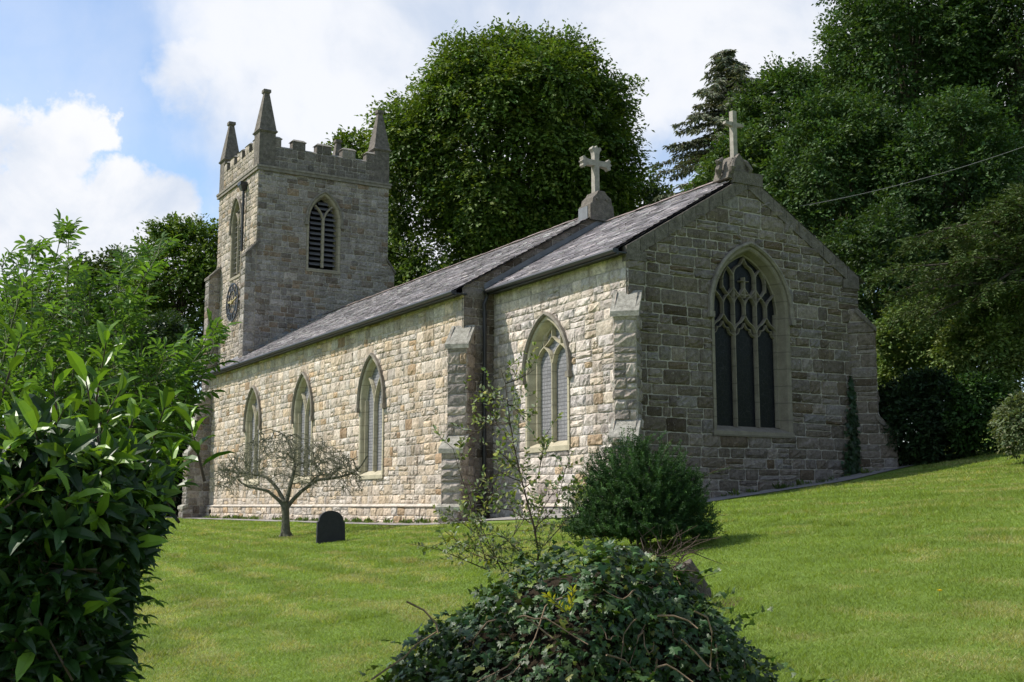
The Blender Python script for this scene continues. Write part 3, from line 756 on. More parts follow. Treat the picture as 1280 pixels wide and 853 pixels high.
# ---- buttresses
def slab(mb, O, e, n, hw, p0, z0, p1, z1, th=.10, over=.05):
    f = lambda s_, p, z: (O[0] + e[0] * p + n[0] * s_, O[1] + e[1] * p + n[1] * s_, z)
    h = hw + over; po = p0 + over
    zo = z0 - over * (z1 - z0) / max(.05, p0 - p1)
    mb.hexa([f(-h, p1 - .05, z1 - th), f(h, p1 - .05, z1 - th), f(h, po, zo - th * .8), f(-h, po, zo - th * .8),
             f(-h, p1 - .05, z1 + .02), f(h, p1 - .05, z1 + .02), f(h, po, zo + .03), f(-h, po, zo + .03)])
def buttress(corner, ang, hw, stages, z0, pal, seed, capmat=ROUGHCAP, amp=.045, name='buttress'):
    """stages from the bottom: (projection, top z, rise of the sloped cap)"""
    e = np.array([cos(ang), sin(ang), 0]); n = np.array([-sin(ang), cos(ang), 0]); O = np.array([corner[0], corner[1], 0.0])
    w = Wall(seed); caps = []; z = z0
    st = list(stages) + [(.0, None, None)]
    def pj(v):
        for i, (p, zt, r) in enumerate(stages):
            if v <= zt: return p
            if v <= zt + r: return p + (st[i + 1][0] - p) * (v - zt) / r
        return 0
    for i, (p, zt, r) in enumerate(stages):
        lo = z if i == 0 else stages[i - 1][1] + stages[i - 1][2]
        w.panel(O + e * p, -n, e, lo - .02, zt, rect_free(-hw - .02, hw + .02), pal, amp=amp, ch=(.2, .32), ln=(.25, .6), wav=0)
        cm = MB(); slab(cm, O, e, n, hw + .03, p, zt, st[i + 1][0], zt + r); caps.append(cm)
    ztop = stages[-1][1] + stages[-1][2]
    for sd in (-1, 1):
        fr = rect_free(-.45, lambda v: pj(v) + .02)
        w.panel(O + n * hw * sd, e, n * sd, z0, ztop, fr, pal, amp=amp, ch=(.2, .32), ln=(.22, .5), wav=0)
    o = w.build(name, church)
    for cm in caps: cm.build('weathering', capmat, o)
    return o
buttress((XN1, YN), radians(-45), .215, [(1.05, -.02, .08), (.88, 1.33, .34), (.46, 3.84, .48)], -.8, BUTT, 11)
buttress((XG, YC), radians(-45), .215, [(.95, .02, .08), (.78, 1.36, .36), (.40, 3.92, .45)], -.8, BUTT, 12)
buttress((XG, YCN), radians(45), .22, [(.84, .72, .08), (.72, 1.62, .46), (.35, 4.12, .42)], -.2, GREY, 13, LICHEN_STONE)
buttress((XN0 + .28, YN), radians(-90), .28, [(1.0, 0.0, .08), (.88, 2.10, .42), (.60, 3.95, .70)], -.8, TOWE, 14)

# ---- tower
w = Wall(21)
tew = dict(hw=.56, sill=9.66, spring=11.55, apex=12.56); tsw = dict(hw=.56, sill=9.56, spring=11.55, apex=12.56)
TEC, TSC = 17.13, -46.90
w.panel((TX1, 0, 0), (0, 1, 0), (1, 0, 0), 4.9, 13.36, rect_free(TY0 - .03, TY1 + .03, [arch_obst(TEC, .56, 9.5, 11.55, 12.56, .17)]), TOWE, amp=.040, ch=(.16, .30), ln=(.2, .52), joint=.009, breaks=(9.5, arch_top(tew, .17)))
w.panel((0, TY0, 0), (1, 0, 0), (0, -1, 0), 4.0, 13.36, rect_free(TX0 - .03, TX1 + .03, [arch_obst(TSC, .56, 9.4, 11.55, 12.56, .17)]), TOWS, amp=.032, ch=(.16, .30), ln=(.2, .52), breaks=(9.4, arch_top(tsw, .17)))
w.quad([(TX0, TY0, -1.2), (TX0, TY1, -1.2), (TX0, TY1, 13.4), (TX0, TY0, 13.4)][::-1]); w.quad([(TX0, TY1, -1.2), (TX1, TY1, -1.2), (TX1, TY1, 13.4), (TX0, TY1, 13.4)][::-1])
w.quad([(TX0, TY0, -1.2), (XN0 + .1, TY0, -1.2), (XN0 + .1, TY0, 4.1), (TX0, TY0, 4.1)])
w.build('tower_wall', church)
def y_louvres(t, fr, uc, w_, d0, d1):
    d0, d1 = -.16, -.02
    hw, s = w_['hw'], w_['spring']
    bar(t, fr, uc, [(0, w_['sill'] - .02), (0, s + .12)], .13, d0, d1)
    f = bez((0, s + .02), (.05, s + .42), (hw * .66, s + .66))
    bar(t, fr, uc, f, .09, d0, d1 - .003); bar(t, fr, uc, mir(f), .09, d0, d1 - .005)
BELFRY = mat_joint('worn_belfry_stone', (0.30, 0.265, 0.205))
def belfry(fr, uc, w_, n=13):
    fo = window('belfry_window', fr, uc, w_, .17, .44, BELFRY, y_louvres, VOID, hood=True)
    m = MB(); 
    for i in range(n):
        v = w_['sill'] + .06 + i * (w_['apex'] - w_['sill'] - .15) / n
        hw = min(arch_hw(w_['hw'], w_['spring'], w_['apex'], v + .12), w_['hw']) - .005
        if hw < .08: continue
        P = [fr.p(uc + s_ * hw, v + b, d) for (d, b) in ((-.075, .0), (-.075, .022), (-.235, .15), (-.235, .128)) for s_ in (-1, 1)]
        m.add(P, [(0, 1, 3, 2), (2, 3, 5, 4), (4, 5, 7, 6), (6, 7, 1, 0), (0, 2, 4, 6), (1, 7, 5, 3)])
    m.build('louvre', LOUVRE, fo)
TE = Frame((TX1, 0, 0), (0, 1, 0), (1, 0, 0)); TS = Frame((0, TY0, 0), (1, 0, 0), (0, -1, 0))
belfry(TE, TEC, tew); belfry(TS, TSC, tsw)
# angle buttresses of the tower
buttress((TX1 - .27, TY0), radians(-90), .255, [(.42, 9.92, .5)], 4.0, TOWE, 22, LICHEN_STONE, .03)
buttress((TX0 + .30, TY0), radians(-90), .28, [(.48, 9.75, .5)], -1.0, TOWE, 23, LICHEN_STONE, .03)
buttress((TX1 - .27, TY1), radians(90), .255, [(.34, 9.85, .5)], 4.0, TOWE, 24, LICHEN_STONE, .03)
# string course and battlements
m = MB()
def ringbox(mb, o, z0, z1, x0=TX0, x1=TX1, y0=TY0, y1=TY1, th=.3, slope=0):
    for a, b in (((x0 - o, y0 - o), (x1 + o, y0 + th)), ((x0 - o, y1 - th), (x1 + o, y1 + o)), ((x0 - o, y0 + th), (x0 + th, y1 - th)), ((x1 - th, y0 + th), (x1 + o, y1 - th))):
        mb.box((a[0], a[1], z0), (b[0], b[1], z1))
ringbox(m, .10, 13.33, 13.45); ringbox(m, .13, 13.452, 13.54)
m.build('string_course', DRESSED_GREY, church)
MER = [(14.95, 15.22), (15.70, 16.25), (16.74, 17.38), (17.87, 18.45), (18.95, 19.33)]
MERS = [(TX1 - (b - TY0) * .945, TX1 - (a - TY0) * .945) for a, b in MER][::-1]
ZC, ZM = 14.36, 14.74
def cren(lo, hi, mers):
    def f(v): return [(lo, hi)] if v < ZC else [(a, b) for a, b in mers]
    return f
w = Wall(31)
w.panel((TX1 + .01, 0, 0), (0, 1, 0), (1, 0, 0), 13.54, ZC, rect_free(TY0 + .6, TY1 - .6), PARA, amp=.026, ln=(.2, .5), wav=0)
w.panel((TX1 + .01, 0, 0), (0, 1, 0), (1, 0, 0), ZC, ZM, cren(TY0, TY1, MER), PARA, amp=.026, ln=(.2, .5), wav=0)
o = w.build('battlement', church, [STONE_DARK, MORTAR]); w = Wall(32)
w.panel((0, TY0 - .01, 0), (1, 0, 0), (0, -1, 0), 13.54, ZC, rect_free(TX0 + .6, TX1 - .6), TOWS, amp=.03, ln=(.2, .5), wav=0)
w.panel((0, TY0 - .01, 0), (1, 0, 0), (0, -1, 0), ZC, ZM, cren(TX0, TX1, MERS), TOWS, amp=.03, ln=(.2, .5), wav=0)
w.build('battlement', church, [STONE_DARK, MORTAR])
m = MB(); th = .34
for (a, b) in [((TX0, TY0), (TX1, TY0 + th)), ((TX0, TY1 - th), (TX1, TY1)), ((TX0, TY0 + th), (TX0 + th, TY1 - th)), ((TX1 - th, TY0 + th), (TX1, TY1 - th))]: m.box((*a, 13.5), (*b, ZC))
for a, b in MER:
    for x in (TX1 - th, TX0): m.box((x, a, ZC), (x + th, b, ZM))
for a, b in MERS:
    for y in (TY0, TY1 - th): m.box((a, y, ZC), (b, y + th, ZM))
m.box((TX0 + th, TY0 + th, 13.6), (TX1 - th, TY1 - th, 13.75))
m.build('parapet_core', LICHEN_STONE, o)
# coping stones
def cop(a, b):
    (x0, y0, z), (x1, y1) = a, b; e = .05
    m = MB(); m.hexa([(x0 - e, y0 - e, z), (x1 + e, y0 - e, z), (x1 + e, y1 + e, z), (x0 - e, y1 + e, z), (x0 + .06, y0 + .06, z + .10), (x1 - .06, y0 + .06, z + .10), (x1 - .06, y1 - .06, z + .10), (x0 + .06, y1 - .06, z + .10)]); m.build('coping', CROSS_STONE, o)
for a, b in MER:
    for x in (TX1 - th, TX0): cop((x, a, ZM), (x + th, b))
for a, b in MERS:
    for y in (TY0, TY1 - th): cop((a, y, ZM), (b, y + th))
for (p0, p1), (q0, q1) in zip(MER[:-1], MER[1:]):
    for x in (TX1 - th, TX0):
        m = MB(); m.hexa([(x - .04, p1, ZC), (x + th + .04, p1, ZC), (x + th + .04, q0, ZC), (x - .04, q0, ZC), (x + .04, p1, ZC + .08), (x + th - .04, p1, ZC + .08), (x + th - .04, q0, ZC + .08), (x + .04, q0, ZC + .08)]); m.build('coping', CROSS_STONE, o)
for (p0, p1), (q0, q1) in zip(MERS[:-1], MERS[1:]):
    for y in (TY0, TY1 - th):
        m = MB(); m.hexa([(p1, y - .04, ZC), (q0, y - .04, ZC), (q0, y + th + .04, ZC), (p1, y + th + .04, ZC), (p1, y + .04, ZC + .08), (q0, y + .04, ZC + .08), (q0, y + th - .04, ZC + .08), (p1, y + th - .04, ZC + .08)]); m.build('coping', CROSS_STONE, o)
for i, (px, py) in enumerate([(TX1 - .31, TY0 + .31), (TX1 - .31, TY1 - .31), (TX0 + .31, TY0 + .31), (TX0 + .31, TY1 - .31)]):
    m = MB(); m.frustum((px, py), .345, .335, 13.545, 14.92); m.frustum((px, py), .35, .41, 14.92, 14.99); m.frustum((px, py), .41, .36, 14.99, 15.06)
    m.frustum((px, py), .355, .105, 15.06, 16.62); m.frustum((px, py), .10, .155, 16.62, 16.68); m.frustum((px, py), .155, .15, 16.68, 16.80)
    m.build('pinnacle', LICHEN_STONE, church)

# ---- rainwater goods
m = MB(); px, py = XN1 + .13, 13.72
m.tube([(XN1 + .16, ECY - .02, 5.16), (XN1 + .15, ECY + .02, 5.06), (px, py - .02, 4.86), (px, py, 4.72), (px, py, -.38)], .05, 10)
for z in (4.6, 3.0, 1.2): m.tube([(px, py, z), (px, py, z + .1)], .064, 10)
m.build('downpipe', IRON, church)
m = MB(); px, py = -45.82, TY0 - .12
m.tube([(px, py, 12.85), (px, py, 10.3)], .055, 8); 
for z in (12.2, 11.0): m.tube([(px, py, z), (px, py, z + .1)], .07, 8)
o = m.build('downpipe', IRON, church)
m = MB(); m.frustum((px, py), .10, .19, 12.82, 13.02); m.frustum((px, py), .20, .20, 13.02, 13.16); m.build('hopper', IRON, o)

# ---- clock
cx_, cz_ = -46.85, 8.33; yy = TY0 - .10
def ring(mb, r0, r1, d0=.0, d1=.05, n=40):
    V = []; 
    for i in range(n):
        a = 2 * pi * i / n
        for rr, d in ((r0, d0), (r1, d0), (r1, d1), (r0, d1)): V.append((cx_ + rr * cos(a), yy - d, cz_ + rr * sin(a)))
    mb.add(V, [(i * 4 + j, i * 4 + (j + 1) % 4, ((i + 1) % n) * 4 + (j + 1) % 4, ((i + 1) % n) * 4 + j) for i in range(n) for j in range(4)])
def spoke(mb, ang, r0, r1, wd, d=.03, o=0):
    c, s_ = sin(ang), cos(ang); t = np.array([c, s_]); n = np.array([s_, -c])
    P = []
    for dd in (0, d):
        for r_, k in ((r0, -1), (r1, -1), (r1, 1), (r0, 1)): q = t * r_ + n * (k * wd / 2 + o); P.append((cx_ + q[0], yy - .01 - dd, cz_ + q[1]))
    mb.hexa(P)
m = MB(); ring(m, .74, .80); ring(m, .47, .51)
NUM = ['XII', 'I', 'II', 'III', 'IIII', 'V', 'VI', 'VII', 'VIII', 'IX', 'X', 'XI']
for h, s_ in enumerate(NUM):
    a = 2 * pi * h / 12; k = len(s_)
    for j, chh in enumerate(s_):
        o_ = (j - (k - 1) / 2) * .075
        if chh == 'I': spoke(m, a, .52, .73, .035, .03, o_)
        else:
            for sg in (1, -1): spoke(m, a + sg * (.05 if chh == 'X' else .035), .52, .73, .03, .03 + .002 * sg, o_)
for a in (0, pi / 2, pi, 3 * pi / 2): spoke(m, a + pi / 4, 0.05, .47, .03, .02)
o = m.build('clock', IRON, church)
m = MB(); spoke(m, radians(80), -.16, .66, .05, .06); spoke(m, radians(275), -.1, .42, .07, .075); ring(m, 0.0, .09, .02, .09, 16)
m.build('clock_hand', GOLD, o)

# ---- crosses
def cross_outline(hw, arm, top, zc, z0, fl):
    # right half outline of a cross with flared, notched ends (y, z), mirrored
    R = [(hw, z0), (hw, zc - hw)]
    R += [(arm - .22, zc - hw), (arm - .12, zc - hw - .02), (arm - .06, zc - fl), (arm, zc - fl * .75), (arm - .02, zc - fl * .3), (arm + .03, zc), (arm - .02, zc + fl * .3), (arm, zc + fl * .75), (arm - .06, zc + fl), (arm - .12, zc + hw + .02), (arm - .22, zc + hw)]
    R += [(hw, zc + hw), (hw, top - .24), (hw + .02, top - .14), (fl, top - .07), (fl * .75, top - .0), (fl * .3, top - .03), (0, top + .03)]
    return R + [(-y, z) for y, z in R[::-1][1:]]
m = MB(); ol = cross_outline(.075, .45, 9.47, 9.02, 8.12, .155)
m.prism([(XN1 - .06, YMID - .14 + y, z) for y, z in ol], (-.16, 0, 0))
YX = YMID - .12
o = m.build('ridge_cross', CROSS_STONE, church)
m = MB(); x0, x1 = XN1 - .42, XN1 + .11
m.prism([(x1, YX - .36, 7.42), (x1, YX + .42, 7.42), (x1, YX + .37, 7.84), (x1, YX + .33, 7.87), (x1, YX + .30, 8.04), (x1, YX + .17, 8.13), (x1, YX + .10, 8.22), (x1, YX - .10, 8.22), (x1, YX - .15, 8.13), (x1, YX - .27, 8.02), (x1, YX - .30, 7.88), (x1, YX - .36, 7.84)], (x0 - x1, 0, 0))
for yq, zq in ((-.15, 8.0), (.15, 8.0)):
    m.tube([(x1 - .01, YX + yq, zq), (x1 + .04, YX + yq, zq)], .04, 8)
m.build('pedestal', LICHEN_STONE, o)
m = MB(); m.box((x0 - .015, YX - .375, 7.45), (x1 - .12, YX - .362, 7.80)); m.build('flashing', LEAD, o)
YX = YMID - .20
m = MB(); xg = XG - .16
m.box((xg - .06, YX - .058, 7.62), (xg + .06, YX + .058, 8.80))
for sd in (-1, 1):
    m.hexa([(xg - .05, YX + sd * .055, 8.44), (xg + .05, YX + sd * .055, 8.44), (xg + .045, YX + sd * .27, 8.47), (xg - .045, YX + sd * .27, 8.47),
            (xg - .05, YX + sd * .055, 8.54), (xg + .05, YX + sd * .055, 8.54), (xg + .045, YX + sd * .25, 8.53), (xg - .045, YX + sd * .25, 8.53)])
o = m.build('gable_cross', CROSS_STONE, church)
m = MB()
m.prism([(XG + .02, YX - .36, 7.18), (XG + .02, YX + .52, 7.18), (XG + .02, YX + .34, 7.40), (XG + .02, YX + .28, 7.56), (XG + .02, YX + .20, 7.66), (XG + .02, YX + .12, 7.63), (XG + .02, YX, 7.78), (XG + .02, YX - .12, 7.63), (XG + .02, YX - .20, 7.66), (XG + .02, YX - .27, 7.52), (XG + .02, YX - .30, 7.34)], (-.5, 0, 0))
for sd in (-1, 1):
    m.tube([(XG + .02, YX + sd * .24, 7.28), (XG + .08, YX + sd * .26, 7.42), (XG + .04, YX + sd * .18, 7.58), (XG - .03, YX + sd * .08, 7.68)], [.03, .06, .05, .02], 7)
    m.tube([(XG - .15 - .1, YX - .36, 7.34 + .1 * sd), (XG - .2, YX - .43, 7.48 + .1 * sd), (XG - .2, YX - .30, 7.68)], [.05, .08, .03], 7)
m.build('pedestal', LICHEN_STONE, o)
# ------------------------------------------------------------------ foliage helpers
def unit(a): return a / (np.linalg.norm(a, axis=-1, keepdims=True) + 1e-9)
TEMPL = {
 'quad': (np.array([[0, 0, 0], [.5, .5, .10], [1, 0, 0], [.5, -.5, .10]]), [[(0, 3, 2, 1)]]),
 'oval': (np.array([[0, 0, 0], [.3, .42, .06], [.7, .36, .05], [1, 0, -.04], [.7, -.36, .05], [.3, -.42, .06], [.5, 0, -.02]]), [[(0, 6, 1), (1, 6, 2), (2, 6, 3), (3, 6, 4), (4, 6, 5), (5, 6, 0)]]),
 'long': (np.array([[0, 0, 0], [.22, .34, .075], [.22, 0, .015], [.22, -.34, .075], [.55, .5, .05], [.55, 0, -.03], [.55, -.5, .05], [.83, .30, -.07], [.83, 0, -.13], [.83, -.30, -.07], [.97, 0, -.24]]),
          [[(0, 2, 1), (0, 3, 2), (7, 8, 10), (8, 9, 10)], [(1, 2, 5, 4), (2, 3, 6, 5), (4, 5, 8, 7), (5, 6, 9, 8)]]),
 'ivy': (np.array([[0, 0, 0], [-.12, .34, .0], [.12, .62, -.05], [.36, .30, .02], [.70, .36, -.03], [.66, .14, .02], [1.05, 0, -.06], [.66, -.14, .02], [.70, -.36, -.03], [.36, -.30, .02], [.12, -.62, -.05], [-.12, -.34, 0], [.34, 0, .05]]),
         [[(i, 12, i + 1) for i in range(0, 11)] + [(11, 12, 0)]]),
}
def leaf_geo(kind, pos, ax, nr, L, W, col):
    """stacks many leaves: returns V, groups, tints"""
    T, groups = TEMPL[kind]; n = len(pos); k = len(T)
    ax = unit(ax); sd = unit(np.cross(nr, ax)); nr = np.cross(ax, sd)
    L = np.broadcast_to(L, (n,)); W = np.broadcast_to(W, (n,))
    V = pos[:, None] + ax[:, None] * (T[None, :, 0:1] * L[:, None, None]) + sd[:, None] * (T[None, :, 1:2] * W[:, None, None]) + nr[:, None] * (T[None, :, 2:3] * L[:, None, None])
    G = []; TT = []
    for g in groups:
        g = np.array(g); F = (np.arange(n)[:, None, None] * k + g[None]).reshape(-1, g.shape[1]); G.append(F); TT.append(np.repeat(col, len(g), 0))
    return V.reshape(-1, 3), G, TT
def leaves(name, kind, pos, ax, nr, L, W, col, mat, parent, loc=None):
    V, G, T = leaf_geo(kind, pos, ax, nr, L, W, col)
    return raw(name, V, G, mat, parent, T, loc=loc)
def rnd_dirs(r, n): return unit(r.normal(size=(n, 3)))
def vary(r, n, base, hv=.12, bv=.25):
    b = np.array(base)[None] * (1 + r.uniform(-bv, bv, (n, 1))); return np.clip(b * (1 + r.uniform(-hv, hv, (n, 3))), .004, 1)

def make_lobes(r, c, rad, n, size=(.28, .42), low=-.55):
    """lobes spread over an ellipsoid crown"""
    L = []
    ga = pi * (3 - sqrt(5))
    for i in range(n):
        z = 1 - (1 - low) * (i + .5) / n; a = ga * i + r.uniform(-.4, .4); q = sqrt(max(0, 1 - z * z))
        d = np.array([q * cos(a), q * sin(a), z]); k = r.uniform(.58, .80)
        s = r.uniform(*size)
        L.append((np.array(c) + d * np.array(rad) * k, s * np.mean(rad)))
    L.append((np.array(c), .55 * min(rad)))
    return L
def crown(name, parent, r, c, rad, n_lobes, n_sprays, m, spray, leaf, base, tips, droop=.15, flat=.5, mat=LEAF, kind='quad', size=(.28, .42), low=-.55, asp=.55, lobes=None, hv=.1, upb=.55):
    c = np.array(c, float); rad = np.array(rad, float)
    lobes = lobes or make_lobes(r, c, rad, n_lobes, size, low)
    lc = np.array([l[0] for l in lobes]); lr = np.array([l[1] for l in lobes])
    w = lr ** 2; li = r.choice(len(lobes), n_sprays, p=w / w.sum())
    d = rnd_dirs(r, n_sprays); out = unit((lc[li] - c) / rad + 1e-3)
    d = unit(d + out * .75 + np.array([0, 0, .25]))
    o = lc[li] + d * lr[li][:, None] * r.uniform(.45, .98, (n_sprays, 1))
    sd = unit(d * 1.0 + r.normal(size=(n_sprays, 3)) * .45 + np.array([0, 0, -droop]))
    sl = spray * r.uniform(.5, 1.35, n_sprays)
    t = np.tile((np.arange(m) + .5) / m, (n_sprays, 1)) + r.uniform(-.06, .06, (n_sprays, m))
    sag = np.zeros((n_sprays, m, 3)); sag[..., 2] = -droop * .7 * (t ** 2) * sl[:, None]
    side = unit(np.cross(sd, np.array([0, 0, 1.0]) + r.normal(size=(n_sprays, 3)) * (1 - flat) * .8))
    alt = np.where(np.arange(m) % 2 == 0, 1, -1)[None] * r.uniform(.3, 1.0, (n_sprays, m)) * leaf * 1.1
    pos = o[:, None] + sd[:, None] * (t * sl[:, None])[..., None] + side[:, None] * (alt * (1.05 - .6 * t))[..., None] + sag + r.normal(size=(n_sprays, m, 3)) * leaf * .28
    ax = sd[:, None] * .7 + side[:, None] * np.sign(alt)[..., None] * .8 + r.normal(size=(n_sprays, m, 3)) * .25 + np.array([0, 0, -droop * .8])
    nr = np.array([0, 0, upb]) + d[:, None] * .45 + r.normal(size=(n_sprays, m, 3)) * .38
    n = n_sprays * m
    mix = np.clip(r.uniform(-.2, 1.0, n_sprays), 0, 1)[:, None, None] * t[..., None]
    col = np.array(base) * (1 - mix) + np.array(tips) * mix  # sun-lit yellow green towards the spray ends, put into the leaf colour
    col = col * (1 + r.uniform(-.18, .18, (n_sprays, m, 1))) * (1 + r.uniform(-hv, hv, (n_sprays, 1, 3)))
    L = leaf * r.uniform(.7, 1.3, n)
    o_ = leaves(name, kind, pos.reshape(-1, 3), ax.reshape(-1, 3), nr.reshape(-1, 3), L, L * asp * r.uniform(.8, 1.2, n), np.clip(col.reshape(-1, 3), .004, 1), mat, parent)
    return o_, lobes
def limbs(parent, base, lobes, r, r0, mat=BARK, fork=.35, name='trunk', lean=0.0, kmax=12):
    """tapered trunk, its limbs reaching into the lobes as child meshes are part of the same wood"""
    b = np.array(base, float); top = np.mean([l[0] for l in lobes], 0)
    m = MB(); n = 7; pts = [b + (top - b) * (i / n) + np.array([r.normal() * .04, r.normal() * .04, 0]) * (top[2] - b[2]) * .3 * (i > 0) for i in range(n + 1)]
    m.tube(pts, [r0 * (1.35 if i == 0 else 1 - .85 * i / n) for i in range(n + 1)], 9)
    t = m.build(name, mat, parent, smooth=True)
    q = MB()
    for (lc, lr) in lobes[:kmax]:
        f = r.uniform(fork, .8); s = b + (top - b) * f; rr = r0 * (1 - .85 * f) * .6
        mid = (s + lc) / 2 + np.array([0, 0, .12 * np.linalg.norm(lc - s)]) + r.normal(size=3) * .2
        q.tube([s, mid, np.array(lc)], [rr, rr * .6, rr * .2], 6)
    q.build('limbs', mat, parent, smooth=True)
    return t

def px_tree(name, label, cat, spec, D, r, leafpx, n_sprays, m, base, tips, group=None, nl=26, spraypx=26, droop=.15, ground=None, r0=.3, wood=True, depth=1.0, extra=(), **k):
    """a tree whose crown fills the given photo ellipse (cx, cy, rx, ry) at distance D"""
    cx, cy_, rx, ry = spec; s = D / 1477.0
    c = at(cx, cy_, D); gzv = gz(c[0], c[1]) if ground is None else ground
    th = thing(name, label, cat, (c[0], c[1], gzv), group)
    rad = (rx * s, rx * s * depth, ry * s)
    lobes = make_lobes(r, c, np.array(rad), nl, k.pop('size', (.28, .42)), k.pop('low', -.55)) + [(at(x, y, D + d_), q * s) for x, y, q, d_ in extra]
    o, lobes = crown('crown', th, r, c, rad, nl, n_sprays, m, spraypx * s, leafpx * s, np.array(base) * 1.4, np.array(tips) * 1.4, droop, lobes=lobes, **k)
    if wood: limbs(th, (c[0], c[1], gzv - .2), lobes, r, r0)
    return th

# ------------------------------------------------------------------ trees behind and beside the church
R = np.random.default_rng
G_DK = (.028, .058, .016)
W_ = 'woodland trees on the bank behind the church'
px_tree('beech_tree', "huge rounded beech tree rising behind the nave roof and ridge cross", 'tree', (643, 192, 152, 160), 58, R(101), 5.6, 12000, 18, (.046, .084, .014), (.120, .168, .026), nl=70, extra=((768, 215, 30, 0), (762, 256, 28, 1), (735, 285, 34, 0), (512, 165, 38, -1), (506, 215, 36, -1), (503, 262, 34, 0), (502, 312, 36, 0), (520, 345, 40, 0), (585, 345, 45, 1), (525, 250, 38, 0), (520, 310, 36, 1), (560, 330, 50, -1), (620, 320, 55, 0), (700, 290, 50, 0), (738, 250, 42, 1), (525, 180, 36, -2), (752, 130, 36, 0)), spraypx=34, droop=.34, size=(.15, .30), r0=.65, low=-.85, upb=.75)
px_tree('broadleaf_tree', "pale green treetop just showing above the tower battlements between two pinnacles", 'tree', (446, 222, 34, 52), 66, R(102), 6.5, 420, 12, (.05, .085, .012), (.10, .14, .02), nl=14, spraypx=20)
px_tree('broadleaf_tree', "dense rounded green tree left of the tower, against the clouds", 'tree', (232, 372, 62, 112), 63, R(103), 5.2, 2310, 18, (.046, .085, .014), (.095, .140, .020), nl=34, spraypx=20, size=(.22, .36), low=-.9, upb=.8)
px_tree('broadleaf_tree', "dark bushy tree farther left with a lumpy low crown", 'tree', (135, 408, 62, 100), 70, R(104), 5.2, 1650, 18, (.028, .050, .013), (.055, .085, .02), nl=26, spraypx=18, size=(.22, .36), low=-.9)
px_tree('broadleaf_tree', "dark treetop behind the elder bush at the frame's left edge", 'tree', (40, 455, 75, 95), 72, R(105), 5.2, 1430, 18, (.030, .055, .013), (.06, .095, .02), nl=24, spraypx=18, low=-.9)
px_tree('holly_tree', "glossy dark holly below the rounded tree left of the tower", 'tree', (196, 470, 52, 88), 54, R(106), 5.5, 1700, 12, (.016, .034, .012), (.03, .055, .018), nl=24, spraypx=14, mat=LEAF_GLOSS, low=-.95)
px_tree('yew_thicket', "very dark low yew thicket beside the west buttress of the nave", 'thicket', (205, 590, 62, 95), 52, R(107), 6, 1500, 12, (.010, .020, .008), (.018, .034, .012), nl=22, spraypx=16, mat=NEEDLE, low=-.95, wood=False, depth=.7)
px_tree('yew_thicket', "black green thicket behind the laurel at the far left", 'thicket', (90, 585, 95, 90), 50, R(108), 6, 1500, 12, (.012, .024, .009), (.02, .04, .012), nl=22, spraypx=16, low=-.95, wood=False, depth=.6)

px_tree('broadleaf_tree', "tallest dark tree of the bank, cut by the frame's top edge", 'tree', (1135, 70, 118, 178), 47, R(111), 5.2, 3960, 18, G_DK, (.050, .092, .020), W_, nl=44, spraypx=26, droop=.2, size=(.22, .34), low=-.9, r0=.4)
px_tree('broadleaf_tree', "dark tree filling the frame's top right corner", 'tree', (1275, 75, 92, 175), 45, R(112), 5.2, 2750, 18, (.022, .044, .013), (.045, .078, .02), W_, nl=34, spraypx=26, size=(.22, .34), low=-.9, r0=.35)
px_tree('broadleaf_tree', "upright leafy tree with a pointed top right of the gable cross", 'tree', (983, 178, 46, 120), 46, R(113), 5.2, 1650, 18, (.030, .060, .016), (.062, .108, .022), W_, nl=28, spraypx=24, size=(.26, .42), low=-.9, r0=.22)
px_tree('broadleaf_tree', "broad leafy tree directly behind the chancel gable's right slope", 'tree', (1052, 232, 96, 128), 41, R(114), 5.2, 2970, 18, (.026, .055, .015), (.058, .104, .022), W_, nl=36, spraypx=26, size=(.22, .34), low=-.9, r0=.3)
px_tree('broadleaf_tree', "dense green tree of the bank above the grey cable at right", 'tree', (1190, 235, 105, 128), 39, R(115), 5.2, 2970, 18, (.022, .048, .014), (.050, .092, .022), W_, nl=36, spraypx=26, size=(.22, .34), low=-.9, r0=.3)
px_tree('broadleaf_tree', "shaded lower tree between the gable's kneeler and the drooping yew", 'tree', (1098, 362, 82, 92), 37, R(116), 5.2, 1870, 18, (.020, .042, .012), (.042, .075, .016), W_, nl=26, spraypx=24, low=-.9, r0=.2)
px_tree('broadleaf_tree', "dark tree low behind the drooping yew at the right edge", 'tree', (1245, 345, 92, 105), 37, R(117), 5.2, 1870, 18, (.018, .036, .011), (.036, .064, .015), W_, nl=26, spraypx=24, low=-.9, r0=.2)
px_tree('broadleaf_tree', "distant low tree showing over the chancel ridge beside the spruce", 'tree', (800, 262, 44, 40), 62, R(118), 5.5, 500, 12, (.034, .060, .018), (.06, .09, .022), nl=14, spraypx=18, low=-.9)
px_tree('broadleaf_tree', "mid green tree between the spruce and the gable cross", 'tree', (925, 232, 52, 68), 44, R(119), 6, 900, 13, (.032, .062, .016), (.07, .115, .022), W_, nl=20, spraypx=22, low=-.9, r0=.18)
px_tree('woodland', "dark mass of woodland closing the bank behind the separate trees", 'woodland', (1140, 250, 210, 300), 58, R(120), 9, 2600, 12, (.018, .034, .010), (.035, .06, .014), nl=40, spraypx=30, low=-.95, wood=False, depth=.35)

